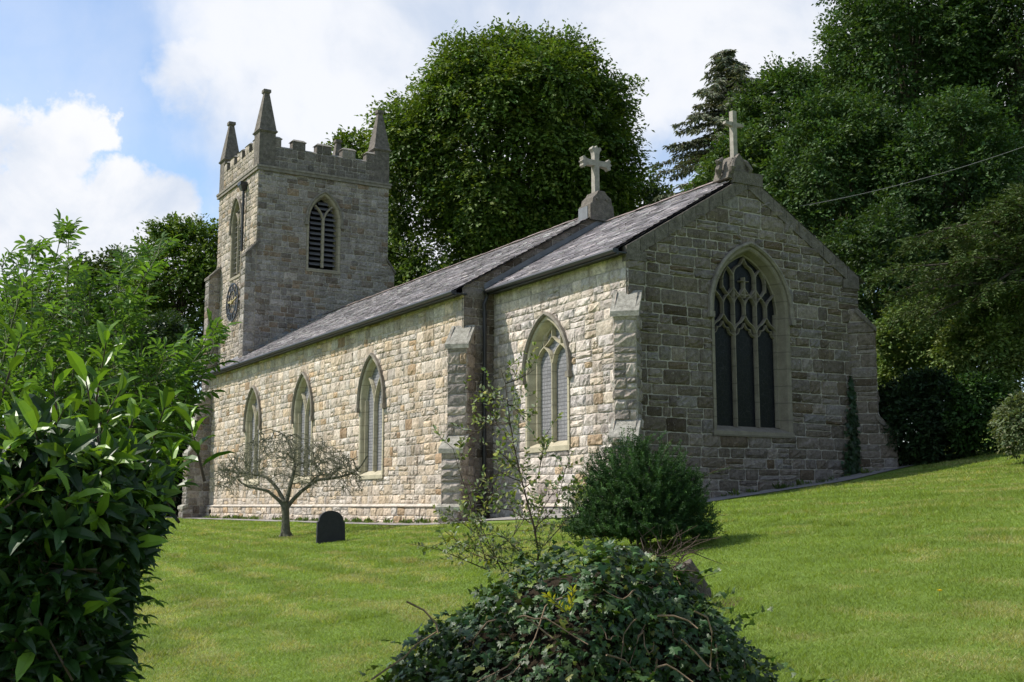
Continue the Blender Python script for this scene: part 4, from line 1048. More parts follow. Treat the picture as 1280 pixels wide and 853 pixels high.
def spruce():
    r = R(130); D = 50; s = D / 1477
    top = at(908, 62, D); bx, by = top[0], top[1]; g = gz(bx, by)
    th = thing('spruce_tree', "grey green spruce with drooping tiered branches left of the gable cross", 'tree', (bx, by, g))
    m = MB(); m.tube([(bx, by, g - .2), (bx, by, (g + top[2]) / 2), (bx, by, top[2])], [.28, .16, .02], 8); m.build('trunk', BARK, th, True)
    P = []; A = []; br = MB()
    z = top[2] - .12; H = top[2] - at(860, 290, D)[2]
    while z > top[2] - H - 1.5:
        f = (top[2] - z) / H; Lm = .16 + 4.5 * f ** .80
        for j in range(r.integers(6, 10)):
            a = r.uniform(0, 2 * pi); L = Lm * r.uniform(.6, 1.12); e = np.array([cos(a), sin(a), 0])
            n = max(3, int(L / .10)); t = np.linspace(.12, 1, n)
            rise = .25 * (1 - f) ; pts = np.array([bx, by, z]) + e * (t * L)[:, None] + np.array([0, 0, 1.0]) * ((rise * t - .55 * t * t * (.4 + f) + .30 * t ** 4 * f) * L * .6)[:, None]
            br.tube([np.array([bx, by, z])] + [pts[i] for i in (n // 2, n - 1)], [.035, .022, .008], 4)
            sd = np.cross(e, [0, 0, 1.0])
            for i in range(n):
                k = 7
                P.append(np.repeat(pts[i][None], k, 0) + r.normal(size=(k, 3)) * .04)
                q = sd * r.choice([-1, 1], k)[:, None] * r.uniform(.3, 1, k)[:, None] + e * r.uniform(.1, .8, k)[:, None] + np.array([0, 0, -1.0]) * r.uniform(.15, .9, k)[:, None]
                A.append(q)
        z -= .16 + .14 * f
    br.build('branches', BARK, th)
    P = np.concatenate(P); A = np.concatenate(A); n = len(P)
    L = r.uniform(.14, .36, n)
    leaves('needles', 'quad', P, A, np.array([0, 0, .5]) + r.normal(size=(n, 3)) * .6, L, L * .3, vary(r, n, (.15, .168, .115), .1, .35), NEEDLE, th)
spruce()

# ------------------------------------------------------------------ shrubs and yew at the right hand side
px_tree('bramble_bush', "light green bramble bank between the gable buttress and the drooping yew", 'bush', (1150, 440, 66, 68), 30, R(141), 5.5, 1900, 12, (.07, .115, .03), (.145, .185, .055), nl=26, spraypx=16, wood=False, low=-.9, size=(.24, .36))
px_tree('bramble_bush', "second sunlit bramble clump lower right, under the yew branches", 'bush', (1235, 445, 62, 62), 28, R(142), 5.5, 1700, 12, (.07, .11, .03), (.145, .185, .055), nl=24, spraypx=16, wood=False, low=-.9, size=(.24, .36))
px_tree('yew_hedge', "very dark clipped yew mass at the lawn's far edge right of the church", 'hedge', (1150, 535, 82, 62), 27, R(143), 5, 2400, 12, (.010, .022, .008), (.022, .044, .012), nl=28, spraypx=12, mat=NEEDLE, wood=False, low=-.95, depth=.55)
px_tree('laurel_bush', "dark green bush with brighter top beside the yew mass", 'bush', (1222, 518, 42, 48), 26, R(144), 5.5, 900, 12, (.018, .040, .010), (.04, .085, .015), nl=18, spraypx=14, wood=False, low=-.95)
px_tree('pale_shrub', "pale variegated shrub at the frame's right edge on the lawn", 'shrub', (1296, 530, 50, 32), 22, R(145), 5.0, 1300, 11, (.06, .085, .035), (.125, .135, .075), nl=20, spraypx=14, wood=False, low=-.9)
def yew_tree():
    r = R(150); D = 27; s = D / 1477
    c = at(1335, 400, D); g = gz(c[0], c[1])
    th = thing('yew_tree', "old yew with long drooping olive branches reaching in from the right", 'tree', (c[0], c[1], g))
    m = MB(); m.tube([(c[0], c[1], g - .2), c, c + np.array([0, 0, 4.0])], [.5, .35, .1], 9); m.build('trunk', BARK, th, True)
    br = MB(); P = []; A = []
    ends = [(1105, 338), (1120, 372), (1140, 300), (1175, 395), (1165, 350), (1195, 330), (1200, 300), (1225, 275), (1232, 395), (1245, 355), (1150, 405), (1260, 320), (1255, 260), (1270, 385), (1190, 415), (1280, 300), (1215, 370), (1275, 240), (1130, 395)]
    for i, (x, y) in enumerate(ends * 2):
        e = at(x + r.uniform(-8, 8), y + r.uniform(-8, 8), D + r.uniform(-1.2, 1.6)); o = c + np.array([0, 0, r.uniform(.0, 2.2)])
        mid = (e + o) / 2 + np.array([0, 0, .5 + .25 * r.random()]); pts = np.array(bez2(o, mid, e, 14)); br.tube([pts[k] for k in (0, 4, 8, 12, 14)], [.09, .06, .04, .018, .006], 5)
        d = unit(e - o)
        for k in range(5, 15):
            for j in range(10):
                sd = np.cross(d, [0, 0, 1]) * r.uniform(-1, 1) + d * r.uniform(.2, .8) + np.array([0, 0, r.uniform(-.9, .1)])
                sl = r.uniform(.15, .48); q = unit(sd); nn = 12
                t = np.linspace(.1, 1, nn)
                pp = pts[k] + r.normal(size=3) * .07 + q * (t * sl)[:, None] + np.array([0, 0, -1.0]) * (.25 * t * t * sl)[:, None]
                P.append(pp); sdv = np.cross(q, [0, 0, 1.0]); A.append(q * .6 + sdv * np.where(np.arange(nn) % 2, 1, -1)[:, None] + r.normal(size=(nn, 3)) * .2)
    br.build('branches', BARK, th, True)
    P = np.concatenate(P); A = np.concatenate(A); n = len(P); L = r.uniform(.06, .13, n)
    leaves('needles', 'quad', P, A, np.array([0, 0, .8]) + r.normal(size=(n, 3)) * .45, L, L * .38, vary(r, n, (.060, .092, .025), .15, .4), NEEDLE, th)
def bez2(a, b, c, n): return [(1 - t) ** 2 * a + 2 * t * (1 - t) * b + t * t * c for t in [i / n for i in range(n + 1)]]
yew_tree()

# ------------------------------------------------------------------ headstone and small bare tree on the lawn
def hit_ground(px, py):
    d = rdir(px, py); t = 3.0
    while t < 200:
        p = d * t
        if p[2] <= gz(p[0], p[1]): return p
        t += .02
    return d * 30
def headstone():
    p = hit_ground(414, 678.5); D = p @ F0; s = D / 1477.0
    ux = unit(np.array([.06, 1.0, 0])); un = np.array([ux[1], -ux[0], 0])        # faces east, away from the sun
    w = .29; h = .64; sh = .42
    ol = [(-w - .012, -.15), (-w, sh), (-w + .03, sh), (-w + .03, sh + .025)]
    for i in range(13):
        a = pi - pi * i / 12; ol.append(((w - .035) * cos(a), sh + .03 + (h - sh - .03) * sin(a)))
    ol += [(w - .03, sh + .025), (w - .03, sh), (w, sh), (w + .012, -.15)]
    lean = np.array([0, 0, 1.0]) + un * -.04
    P = [p + ux * u + lean * v for u, v in ol]
    m = MB(); m.prism(P, -un * .07)
    o = m.build('headstone', SLATE_HS, None, loc=tuple(p))
    mod = o.modifiers.new('edge', 'BEVEL'); mod.width = .006; mod.segments = 1; mod.limit_method = 'ANGLE'
    tag(o, "small black round topped headstone on the lawn before the nave wall", 'headstone')
headstone()

def grow(nodes, targets, r, step, rad0, taper=.72, wob=.25, sag=0.0):
    """attach each target point to the nearest wood and return twig polylines"""
    N = [np.array(n) for n in nodes]; rads = [rad0] * len(N); lines = []
    order = np.argsort([min(np.linalg.norm(t - n) for n in N) for t in targets])
    arr = np.array(N); lev = np.zeros(len(N))
    for k in order:
        t = targets[k]; dd = np.linalg.norm(arr - t, axis=1) + lev * .06; i = int(np.argmin(dd)); a = arr[i]
        L = np.linalg.norm(t - a)
        if L < .03: continue
        n = max(2, int(L / step)); mid = (a + t) / 2 + r.normal(size=3) * L * wob * .5 + np.array([0, 0, 1]) * L * .12
        pts = bez2(a, mid, t, n); pts = [pts[0]] + [p + r.normal(size=3) * step * .10 for p in pts[1:]]
        rr = max(.0055, rad0 * taper ** (lev[i] + 1)); lines.append((pts, rr))
        arr = np.concatenate([arr, np.array(pts[1:])]); lev = np.concatenate([lev, np.full(len(pts) - 1, lev[i] + 1)])
    return lines
def small_tree():
    r = R(160); p = hit_ground(357, 671.5); D = p @ F0; s = D / 1477.0
    th = thing('small_tree', "small bare umbrella shaped tree with grey twigs before the nave windows", 'tree', tuple(p))
    A = lambda x, y, dd=0.0: at(x, y, D + dd)
    m = MB(); b = A(357, 671.5)
    m.tube([b - [0, 0, .1], A(357, 668), A(357, 655), A(357, 643), A(356, 632), A(356, 627)], [.19, .125, .10, .092, .10, .07], 10)
    for a in np.linspace(0, 2 * pi, 6)[:-1]: m.tube([b + [.18 * cos(a), .18 * sin(a), -.06], b + [.09 * cos(a), .09 * sin(a), .12]], [.05, .03], 6)
    m.build('trunk', LICHEN_BARK, th, True)
    LB = [
     ([(355, 634), (350, 627), (342, 620), (335, 614), (323, 611), (311, 609), (302, 604), (296, 598)], .050, -.25),
     ([(356, 632), (353, 622), (347, 612), (340, 603), (333, 597), (322, 594), (308, 592), (292, 590), (280, 587)], .055, .35),
     ([(357, 631), (360, 620), (363, 606), (367, 592), (369, 580), (367, 575), (360, 568)], .062, .1),
     ([(368, 584), (374, 580), (384, 578), (394, 574)], .030, .4),
     ([(367, 577), (362, 556), (358, 546), (350, 541), (338, 537), (325, 541)], .022, -.3),
     ([(359, 634), (367, 624), (377, 614), (387, 607), (396, 600), (410, 599), (426, 596), (440, 592), (451, 583), (459, 570)], .055, .1),
     ([(387, 606), (393, 598), (402, 593), (412, 594), (420, 588)], .028, -.5), ([(410, 599), (424, 586), (436, 578), (447, 571)], .025, .6)]
    lm = MB(); nodes = []
    for pts, r0, dd in LB:
        n = len(pts); W = [A(x, y, dd * i / n) for i, (x, y) in enumerate(pts)]
        lm.tube(W, [r0 * (1 - .75 * i / n) for i in range(n)], 7)
        for a, c in zip(W[n // 3:-1], W[n // 3 + 1:]): nodes += [a, (a + c) / 2]
        nodes.append(W[-1])
    lm.build('limbs', LICHEN_BARK, th, True)
    T = []
    cc = A(360, 590); RX = 96 * s
    while len(T) < 3600:
        q = r.uniform(-1, 1, 3); rr = np.hypot(q[0], q[1])
        if rr > 1: continue
        zt = .93 * 52 * s * (1 - rr ** 2.4) ; zb = -6 * s * (1 - rr) - .12 - .35 * (rr > .6)
        z = zt - abs(r.normal()) * .42
        if z < zb - .15: continue
        x = cc + np.array([q[0] * RX * 1.0, 0, 0]) * 0 + RT * q[0] * RX + F0 * q[1] * RX * .8; x = x + np.array([0, 0, z])
        px = 360 + q[0] * 96
        if px < 300 and z > 22 * s * (1 - 0) and r.random() < .85: continue
        T.append(x)
    lines = grow(nodes, T, r, .10, .022, .74, .5)
    tw = MB()
    for pts, rr in lines: tw.tube(pts, [rr * (1 - .5 * i / len(pts)) for i in range(len(pts))], 4, cap=False)
    tw.build('twigs', mat_plain('grey_twig', (.17, .165, .12), .95, .1, .4, 20, 0), th)
small_tree()

# ------------------------------------------------------------------ young yew shrub on the lawn
def yew_shrub():
    r = R(170); p = hit_ground(797, 690); D = p @ F0; s = D / 1477.0
    th = thing('yew_shrub', "dark bushy young yew on the lawn before the chancel corner", 'shrub', tuple(p))
    st = MB(); P = []; A = []; Nn = []; C = []
    base = at(800, 684, D)
    for i in range(2300):
        a = r.uniform(0, 2 * pi); el = np.arcsin(r.uniform(-.05, 1)); 
        h = at(800, 545, D)[2] - base[2]; wd = 100 * s
        tip = base + np.array([cos(a) * cos(el) * wd, sin(a) * cos(el) * wd, max(.1, (max(0.0, sin(el)) ** .9) * h * r.uniform(.75, 1.08))]) * np.array([1, 1, 1]) 
        k = r.uniform(.72, 1.04); k = k if r.random() < .82 else k * .65; tip = base + (tip - base) * k
        tip[2] = max(tip[2], base[2] + .16 + .10 * r.random())
        d = unit(np.array([cos(a) * (1 - .35 * sin(el)), sin(a) * (1 - .35 * sin(el)), .12 + .75 * max(0, sin(el)) ** 1.5]) + r.normal(size=3) * .34)
        L = r.uniform(.14, .30); o = tip - d * L; n = 56; t = np.linspace(0, 1, n)
        curve = np.array([0, 0, 1.0]) * (.05 * t ** 2)[:, None]
        pp = o + d * (t * L)[:, None] + curve; sd = unit(np.cross(d, [0, 0, 1.0])); up = np.cross(sd, d)
        ph = np.where(np.arange(n) % 2, 0, pi) + r.normal(size=n) * .75
        P.append(pp); A.append(d * .55 + sd * np.cos(ph)[:, None] + up * np.sin(ph)[:, None]); Nn.append(np.tile(up, (n, 1)) + r.normal(size=(n, 3)) * .5)
        tp = r.uniform(.6, 1.3); C.append(np.array([.030, .072, .020]) * tp + (np.array([.06, .115, .018]) * (t ** 3)[:, None] * (r.random() ** 3)))
        if i % 12 == 0: st.tube([base + r.normal(size=3) * .05 + [0, 0, .15], (base + o) / 2 + [0, 0, .1], o], [.012, .009, .004], 4, cap=False)
    for (x, y) in [(912, 580), (885, 590), (690, 605), (700, 645), (905, 640), (750, 560), (840, 545), (865, 566)]:
        tip = at(x, y, D); d = unit(tip - (base + [0, 0, .5])); L = .55; o = tip - d * L; n = 90; t = np.linspace(0, 1, n); sd = unit(np.cross(d, [0, 0, 1.0])); up = np.cross(sd, d)
        pp = o + d * (t * L)[:, None] - np.array([0, 0, 1.0]) * (.05 * t * t)[:, None]; sg = np.where(np.arange(n) % 2, 1, -1)[:, None]
        P.append(pp); A.append(d * .55 + sd * sg + r.normal(size=(n, 3)) * .2); Nn.append(np.tile(up, (n, 1)) + r.normal(size=(n, 3)) * .25); C.append(np.tile([.045, .085, .014], (n, 1)))
        st.tube([o, o + d * L], [.006, .002], 4)
    st.build('stems', STEM, th)
    P = np.concatenate(P); A = np.concatenate(A); Nn = np.concatenate(Nn); C = np.concatenate(C); n = len(P); L = r.uniform(.026, .042, n)
    leaves('needles', 'quad', P, A, Nn, L, L * .34, np.clip(C * (1 + r.uniform(-.2, .2, (n, 1))), .004, 1), NEEDLE, th)
yew_shrub()
# ------------------------------------------------------------------ foreground: ivy mound, slab, spindly shrub
def ivy_mound():
    r = R(180); D = 6.3; s = D / 1477
    c = at(708, 853, D); g = gz(c[0], c[1])
    th = thing('ivy_mound', "broad mound smothered in dark glossy ivy in the near foreground", 'ivy mound', (c[0], c[1], g))
    top = at(770, 700, D)[2]; H = top - g; 
    def surf(a, q):           # a: angle, q: 0 top .. 1 foot
        rx = 1.16 * (.02 + .98 * q ** .60); bump_ = 1 + .12 * np.sin(3 * a + 1.0) + .09 * np.sin(5 * a + 7 * q) + .05 * np.sin(9 * a - 5 * q)
        z = g - .05 + (H + .05) * (1 - q ** (1.38 + .34 * np.cos(a))) + .07 * np.sin(4 * a) * q * (1 - q)
        lx = np.cos(a) * rx * bump_; lx = np.where(lx > 0, lx * (.70 + .28 * q), lx) + .12 * (1 - q); ly = np.sin(a) * rx * bump_ * .85
        return np.stack([c[0] + RT[0] * lx + F0[0] * ly, c[1] + RT[1] * lx + F0[1] * ly, z + 0 * a], -1)
    na, nq = 48, 18
    aa, qq = np.meshgrid(np.linspace(0, 2 * pi, na, endpoint=False), np.linspace(0, 1, nq)); V = surf(aa, qq).reshape(-1, 3)
    V = V + (V - (c * [1, 1, 0] + [0, 0, g])) * -.07
    i = np.arange(nq - 1)[:, None] * na + np.arange(na)[None]; j = np.arange(nq - 1)[:, None] * na + (np.arange(na)[None] + 1) % na
    raw('mound', V, [np.stack([i, i + na, j + na, j], -1).reshape(-1, 4)], mat_plain('dark_litter', (.035, .026, .016), .95, .1, .6, 15, .8, .03), th, smooth=True)
    n = 13500; a = r.uniform(0, 2 * pi, n); q = np.sqrt(r.uniform(0, 1, n)) ** 1.15
    P = surf(a, q); e = .01; tA = surf(a + e, q) - P; tQ = surf(a, np.minimum(q + e, 1.05)) - P; N = unit(np.cross(tQ, tA)); N = np.where(N[:, 2:3] < 0, -N, N)
    lump = fbm(P[:, 0] * 4 + 30, P[:, 1] * 4 + P[:, 2] * 5, 77, 3)
    P = P + N * (r.uniform(-.03, .07, n) + .22 * (lump - .5))[:, None]
    nr = unit(N * .75 + np.array([0, 0, .45]) + r.normal(size=(n, 3)) * .42); ax = unit(-tQ * -1 + 0 * N); ax = unit(unit(tQ) + r.normal(size=(n, 3)) * .7)
    L = np.where(r.random(n) < .16, r.uniform(.045, .06, n), r.uniform(.022, .043, n))
    k = r.random(n); col = np.where((k < .66 + .12 * (P[:, 0] * RT[0] + P[:, 1] * RT[1] > c @ RT - .5))[:, None], vary(r, n, (.031, .066, .020), .18, .45), np.where((k < .93)[:, None], vary(r, n, (.050, .095, .020), .15, .3), vary(r, n, (.12, .16, .025), .15, .3)))
    leaves('ivy_leaves', 'ivy', P, ax, nr, L, L, col, IVYLEAF, th)
    # loose sprays standing off the outline
    P2 = []; A2 = []; st = MB()
    for k_ in range(150):
        a0 = r.uniform(0, 2 * pi); q0 = r.uniform(.15, .95); p = surf(np.array([a0]), np.array([q0]))[0]; d = unit(p - (c * [1, 1, 0] + [0, 0, g + .1])) * .6 + r.normal(size=3) * .5; d[2] = abs(d[2]) * .5
        d = unit(d); L_ = r.uniform(.10, .38); pts = [p + d * L_ * t + np.array([0, 0, -.10 * t * t]) for t in (0, .35, .7, 1)]
        for t in np.linspace(.1, 1, 9): P2.append(p + d * L_ * t + np.array([0, 0, -.1 * t * t])); A2.append(d + r.normal(size=3) * .7)
    P2 = np.array(P2); n2 = len(P2); L = r.uniform(.028, .05, n2)
    leaves('ivy_sprays', 'ivy', P2, np.array(A2), np.array([0, 0, 1.0]) + r.normal(size=(n2, 3)) * .4, L, L, vary(r, n2, (.055, .10, .022), .15, .35), IVYLEAF, th)
    # woody runners over the mound
    for k_ in range(26):
        a0 = r.uniform(0, 2 * pi) if k_ > 16 else r.uniform(-pi * .98, -.02); q0 = r.uniform(.25, .9); pts = []; da = r.uniform(-.06, .06); dq = r.uniform(-.02, .06)
        for i in range(9):
            pts.append(surf(np.array([a0]), np.array([min(1, max(.05, q0))]))[0] * 1.0 + np.array([0, 0, .02 + .03 * sin(i * .9 + k_)]) - F0 * (.07 + .03 * r.random()) * (1 if sin(a0) < 0 else -1)); a0 += da + r.normal() * .02; q0 += dq + r.normal() * .008
        rr = r.uniform(.002, .005); ru = MB(); ru.tube(pts, [rr * (1 - .06 * i) for i in range(9)], 5); ru.build('runner', VINE, th, True)
    for pl in [[(646, 772), (655, 770), (668, 774), (682, 773), (700, 784), (718, 796), (735, 806)], [(655, 774), (664, 776), (678, 788), (690, 798)], [(822, 770), (842, 770), (860, 776), (872, 786)], [(868, 764), (884, 772), (890, 790), (889, 815), (888, 838)], [(852, 800), (868, 814), (884, 832), (890, 836)],
               [(822, 834), (833, 831), (846, 838), (866, 853)], [(464, 850), (484, 836), (505, 822), (520, 806), (546, 790)], [(508, 752), (530, 763), (545, 780), (548, 792)]]:
        ru = MB(); ru.tube([at(x, y, D - 1.02 - .0 * i) for i, (x, y) in enumerate(pl)], [.0048 * (1 - .07 * i) for i in range(len(pl))], 6); ru.build('runner', VINE, th, True)
    # yellowed sprig
    P3 = []; A3 = []; sg = MB()
    for (x0, y0, x1, y1) in [(711, 768, 684, 744), (711, 768, 716, 738)]:
        a, b = at(x0, y0, D - 1.05), at(x1, y1, D - 1.05); sg.tube([a, b], .003, 4)
        for t in np.linspace(.1, 1, 11): 
            for k_ in (-1, 1): P3.append(a + (b - a) * t); A3.append(unit(b - a) * .8 + RT * k_ * .5 + r.normal(size=3) * .3)
    P3 = np.array(P3); L = r.uniform(.025, .038, len(P3))
    o = leaves('yellow_sprig', 'quad', P3, np.array(A3), -F0 + r.normal(size=(len(P3), 3)) * .4, L, L * .3, vary(r, len(P3), (.42, .42, .04), .1, .2), LEAF_SOFT, th); o['label'] = "small yellow leaved sprig among the dark ivy"
    sg.build('sprig_stem', GREENSTEM, th)
    # brown dead tangle at the top right
    dm = MB(); 
    for k_ in range(90):
        p = at(r.uniform(800, 858), r.uniform(684, 716), D + r.uniform(-.1, .5)); d = unit(r.normal(size=3) + RT * .4 + np.array([0, 0, .2])); L_ = r.uniform(.08, .25)
        dm.tube([p, p + d * L_ * .5 + r.normal(size=3) * .02, p + d * L_], [.0025, .002, .001], 4, cap=False)
    dm.build('dead_tangle', STEM, th)
ivy_mound()
def slab_stone():
    r = R(190); D = 7.2
    p = hit_ground(868, 756); D = p @ F0
    P = lambda x, y, dd=0: at(x, y, D + dd)
    f = [P(842, 714), P(864, 702), P(877, 722), P(890, 742), P(888, 754), P(880, 768), P(840, 778), P(830, 735)]
    m = MB(); m.prism(f, F0 * .22 + RT * .03 + np.array([0, 0, .02]))
    o = m.build('stone_slab', mat_plain('brown_grey_stone', (.135, .115, .095), .95, .1, .7, 12, .9, .03), None, loc=tuple(p))
    mod = o.modifiers.new('edge', 'BEVEL'); mod.width = .012; mod.segments = 2; mod.limit_method = 'ANGLE'
    tag(o, "broken grey brown stone slab leaning at the right edge of the ivy", 'stone')
    q = hit_ground(898, 757); n = 26; V = [q + [0, 0, .022]]
    for i in range(n):
        a = 2 * pi * i / n; k = 1 + .25 * sin(3 * a + 1) + .12 * sin(7 * a)
        x = q + RT * cos(a) * .17 * k + F0 * sin(a) * .38 * k; V.append(np.array([x[0], x[1], gz(x[0], x[1]) + .012]))
    raw('soil', np.array(V), [np.array([(0, 1 + i, 1 + (i + 1) % n) for i in range(n)])], SOIL)['kind'] = 'structure'
slab_stone()
def spindly_shrub():
    r = R(200); D = 7.6
    p = hit_ground(610, 735); base = at(606, 722, D); 
    th = thing('spindly_shrub', "loose thin stemmed shrub with small grey green leaves beside the ivy mound", 'shrub', (base[0], base[1], gz(base[0], base[1])))
    g = base * [1, 1, 0] + [0, 0, gz(base[0], base[1])]
    ST = [[(608, 712), (606, 690), (595, 660), (580, 628), (566, 600), (558, 575), (554, 560), (546, 530), (538, 506), (634, 480)][:0],
          [(612, 715), (604, 690), (598, 668), (592, 640), (582, 612), (574, 588), (566, 560)],
          [(672, 712), (673, 690), (668, 660), (661, 635), (652, 600), (643, 560), (637, 525), (634, 500), (632, 480), (626, 462)],
          [(630, 720), (616, 690), (602, 660), (596, 640)], [(664, 655), (640, 638), (610, 634), (580, 636), (566, 640)], [(643, 560), (630, 540), (618, 528), (608, 520)], [(637, 530), (622, 528), (600, 538), (578, 550)],
          [(634, 500), (616, 495), (598, 490), (580, 491)], [(632, 480), (648, 474), (660, 468), (668, 462)], [(650, 590), (632, 572), (620, 562), (610, 556)], [(652, 602), (640, 598), (625, 590), (612, 600), (602, 612)],
          [(668, 660), (690, 640), (700, 615), (706, 590), (700, 575)], [(673, 690), (700, 660), (716, 640), (724, 615)], [(672, 700), (650, 690), (630, 672), (610, 668), (588, 672)], [(660, 700), (630, 705), (600, 690), (570, 676)],
          [(655, 610), (672, 598), (680, 560), (684, 540)], [(668, 668), (676, 640), (690, 618), (712, 610)], [(600, 672), (580, 655), (562, 650), (550, 655)], [(610, 700), (585, 690), (566, 672), (556, 664)], [(634, 505), (650, 515), (668, 520)], [(598, 668), (606, 640), (612, 615), (624, 590)], [(616, 690), (640, 672), (655, 650), (676, 630)], [(608, 712), (580, 700), (556, 690), (545, 684)]]
    sm = MB(); P = []; A = []; N = []
    for si, pl in enumerate(q for q in ST if q):
        dd = r.uniform(-.35, .35); n0 = len(pl)
        W = [at(x, y, D + dd * min(1, i / 2)) for i, (x, y) in enumerate(pl)]
        r0 = (.0085 if si == 1 else .005) if len(pl) > 6 else .004
        if si == 1: W = [W[0] * [1, 1, 0] + [0, 0, g[2]]] + W
        sm.tube(W, [max(.0018, r0 * (1 - .85 * i / len(W))) for i in range(len(W))], 5, cap=False)
        for a, b in zip(W[:-1], W[1:]):
            L = np.linalg.norm(b - a); k = max(1, int(L / .034))
            for j in range(k):
                q = a + (b - a) * (j + r.random()) / k; d = unit(b - a)
                if r.random() < .82:      # short side twig with pairs of leaves
                    tw = unit(d * .5 + r.normal(size=3) * .6 + np.array([0, 0, .2])); tl = r.uniform(.06, .22); e = q + tw * tl
                    sm.tube([q, (q + e) / 2 + r.normal(size=3) * .008, e], [.002, .0016, .001], 4, cap=False)
                    for t in np.linspace(.25, 1, max(2, int(tl / .026))):
                        for sg in (-1, 1):
                            P.append(q + tw * tl * t); A.append(tw * .6 + unit(np.cross(tw, r.normal(size=3))) * .8); N.append(np.array([0, 0, 1.0]) + r.normal(size=3) * .5)
                else:
                    P.append(q); A.append(unit(d + r.normal(size=3))); N.append(np.array([0, 0, 1.0]) + r.normal(size=3) * .5)
    sm.build('stems', STEM, th)
    P, A, N = np.array(P), np.array(A), np.array(N); n = len(P); L = r.uniform(.022, .044, n); k = r.random(n)[:, None]
    col = np.where(k < .42, vary(r, n, (.10, .145, .05), .12, .3), np.where(k < .93, vary(r, n, (.26, .30, .20), .1, .25), vary(r, n, (.16, .20, .03), .1, .2)))
    leaves('leaves', 'oval', P, A, N, L, L * .62, col, LEAF_SOFT, th)
spindly_shrub()

# ------------------------------------------------------------------ foreground left: laurel and elder
def laurel():
    r = R(210); D = 4.3
    c = at(28, 700, D); g = gz(c[0], c[1])
    th = thing('laurel_hedge', "big dark cherry laurel with long glossy leaves filling the left foreground", 'hedge', (c[0], c[1], g))
    P = []; A = []; N = []; Ls = []; C = []; st = MB(); s = D / 1477
    def outline(y):       # right hand edge of the mass in photo pixels
        return np.interp(y, [440, 500, 540, 580, 620, 660, 700, 740, 790, 853, 960], [20, 110, 160, 190, 208, 196, 176, 160, 150, 150, 145])
    for i in range(1950):
        y = r.uniform(478, 1010); e = outline(y); depth = r.uniform(-.75, .9)
        q = r.random() ** .55; x = -330 + (e + 330) * q
        if y < 500 + 75 * fbm(np.array([x * .02]), np.array([3.0]), 8, 2)[0] * 1.3: continue
        ed = (x - e) / 300.0
        dd = D + depth * (1 - .55 * max(0, 1 + ed * 1.4))
        if r.random() < .5: dd = D - (.55 + .25 * r.random()) * sqrt(max(.04, 1 - max(0, (x - 28) / (e - 20)) ** 2))     # the face turned to the camera
        tip = at(x, y, dd)
        if tip[2] < g + .02: continue
        if False: pass
        out = unit(RT * np.clip((x - 20) / 150, -.5, 1.1) - F0 * (.8 if dd < D else -.2) + np.array([0, 0, .55 + .5 * (y < 560)]) + r.normal(size=3) * .35)
        L = r.uniform(.12, .24); o = tip - out * L
        st.tube([o, tip], [.004, .002], 5, cap=False)
        k = r.integers(7, 11); a0 = r.uniform(0, 2 * pi); s1 = unit(np.cross(out, r.normal(size=3))); s2 = np.cross(out, s1)
        for j in range(k):
            t = .15 + .85 * j / (k - 1); a = a0 + j * 2.4; rad_ = s1 * cos(a) + s2 * sin(a)
            P.append(o + out * L * t); A.append(rad_ * (1.0 - .45 * t) + out * (.35 + .55 * t)); N.append(out * (.9 - .2 * t) - rad_ * .35 + np.array([0, 0, .3]) + r.normal(size=3) * .12)
            Ls.append(r.uniform(.07, .14) * (1 - .35 * (t > .9)))
            young = (j >= k - 3) and r.random() < (.75 if y < 650 else .10)
            C.append(np.array([.13, .23, .025] if young else [.022, .056, .012]) * r.uniform(.75, 1.3))
    # taller leading shoots standing up through the elder
    for (x, y) in [(130, 415), (112, 455), (60, 440), (25, 420), (150, 470), (95, 490), (20, 480), (175, 500), (200, 480), (70, 500), (-20, 440), (140, 520), (45, 515), (230, 520), (215, 545), (118, 535), (160, 545), (5, 520), (85, 545), (185, 560)]:
        tip = at(x + r.uniform(-10, 10), y + r.uniform(-4, 25), D + r.uniform(-.3, .35)); out = unit(np.array([0, 0, 1.0]) + r.normal(size=3) * .28); L = r.uniform(.25, .45) * (1 if x < 140 else .6); o = tip - out * L
        st.tube([o - out * .05, o, tip], [.006, .005, .002], 5, cap=False); s1 = unit(np.cross(out, r.normal(size=3))); s2 = np.cross(out, s1); k = r.integers(8, 13)
        for j in range(k):
            t = j / (k - 1); rad_ = s1 * cos(j * 2.4) + s2 * sin(j * 2.4)
            P.append(o + out * L * t); A.append(rad_ * (1.0 - .55 * t) + out * (.35 + .7 * t)); N.append(out * (.9 - .2 * t) - rad_ * .45 + r.normal(size=3) * .12); Ls.append(r.uniform(.10, .15) * (1 - .35 * (t > .85)))
            C.append((np.array([.13, .24, .026]) if t > .45 else np.array([.05, .11, .016])) * r.uniform(.7, 1.25))
    P, A, N, Ls, C = map(np.array, (P, A, N, Ls, C)); n = len(P)
    C = C * (1 + r.uniform(-.25, .25, (n, 1)))
    leaves('leaves', 'long', P, A, N, Ls, Ls * r.uniform(.26, .36, n), C, LEAF_GLOSS, th)
    for i in range(26):
        b = at(r.uniform(-250, 60), 853, D + r.uniform(.1, .6)); b[2] = g - .05; t_ = at(r.uniform(-250, 120), r.uniform(520, 640), D + r.uniform(.1, .6))
        st.tube([b, (b + t_) / 2 + r.normal(size=3) * .08, t_], [.02, .014, .006], 6, cap=False)
    st.build('stems', STEM, th)
laurel()
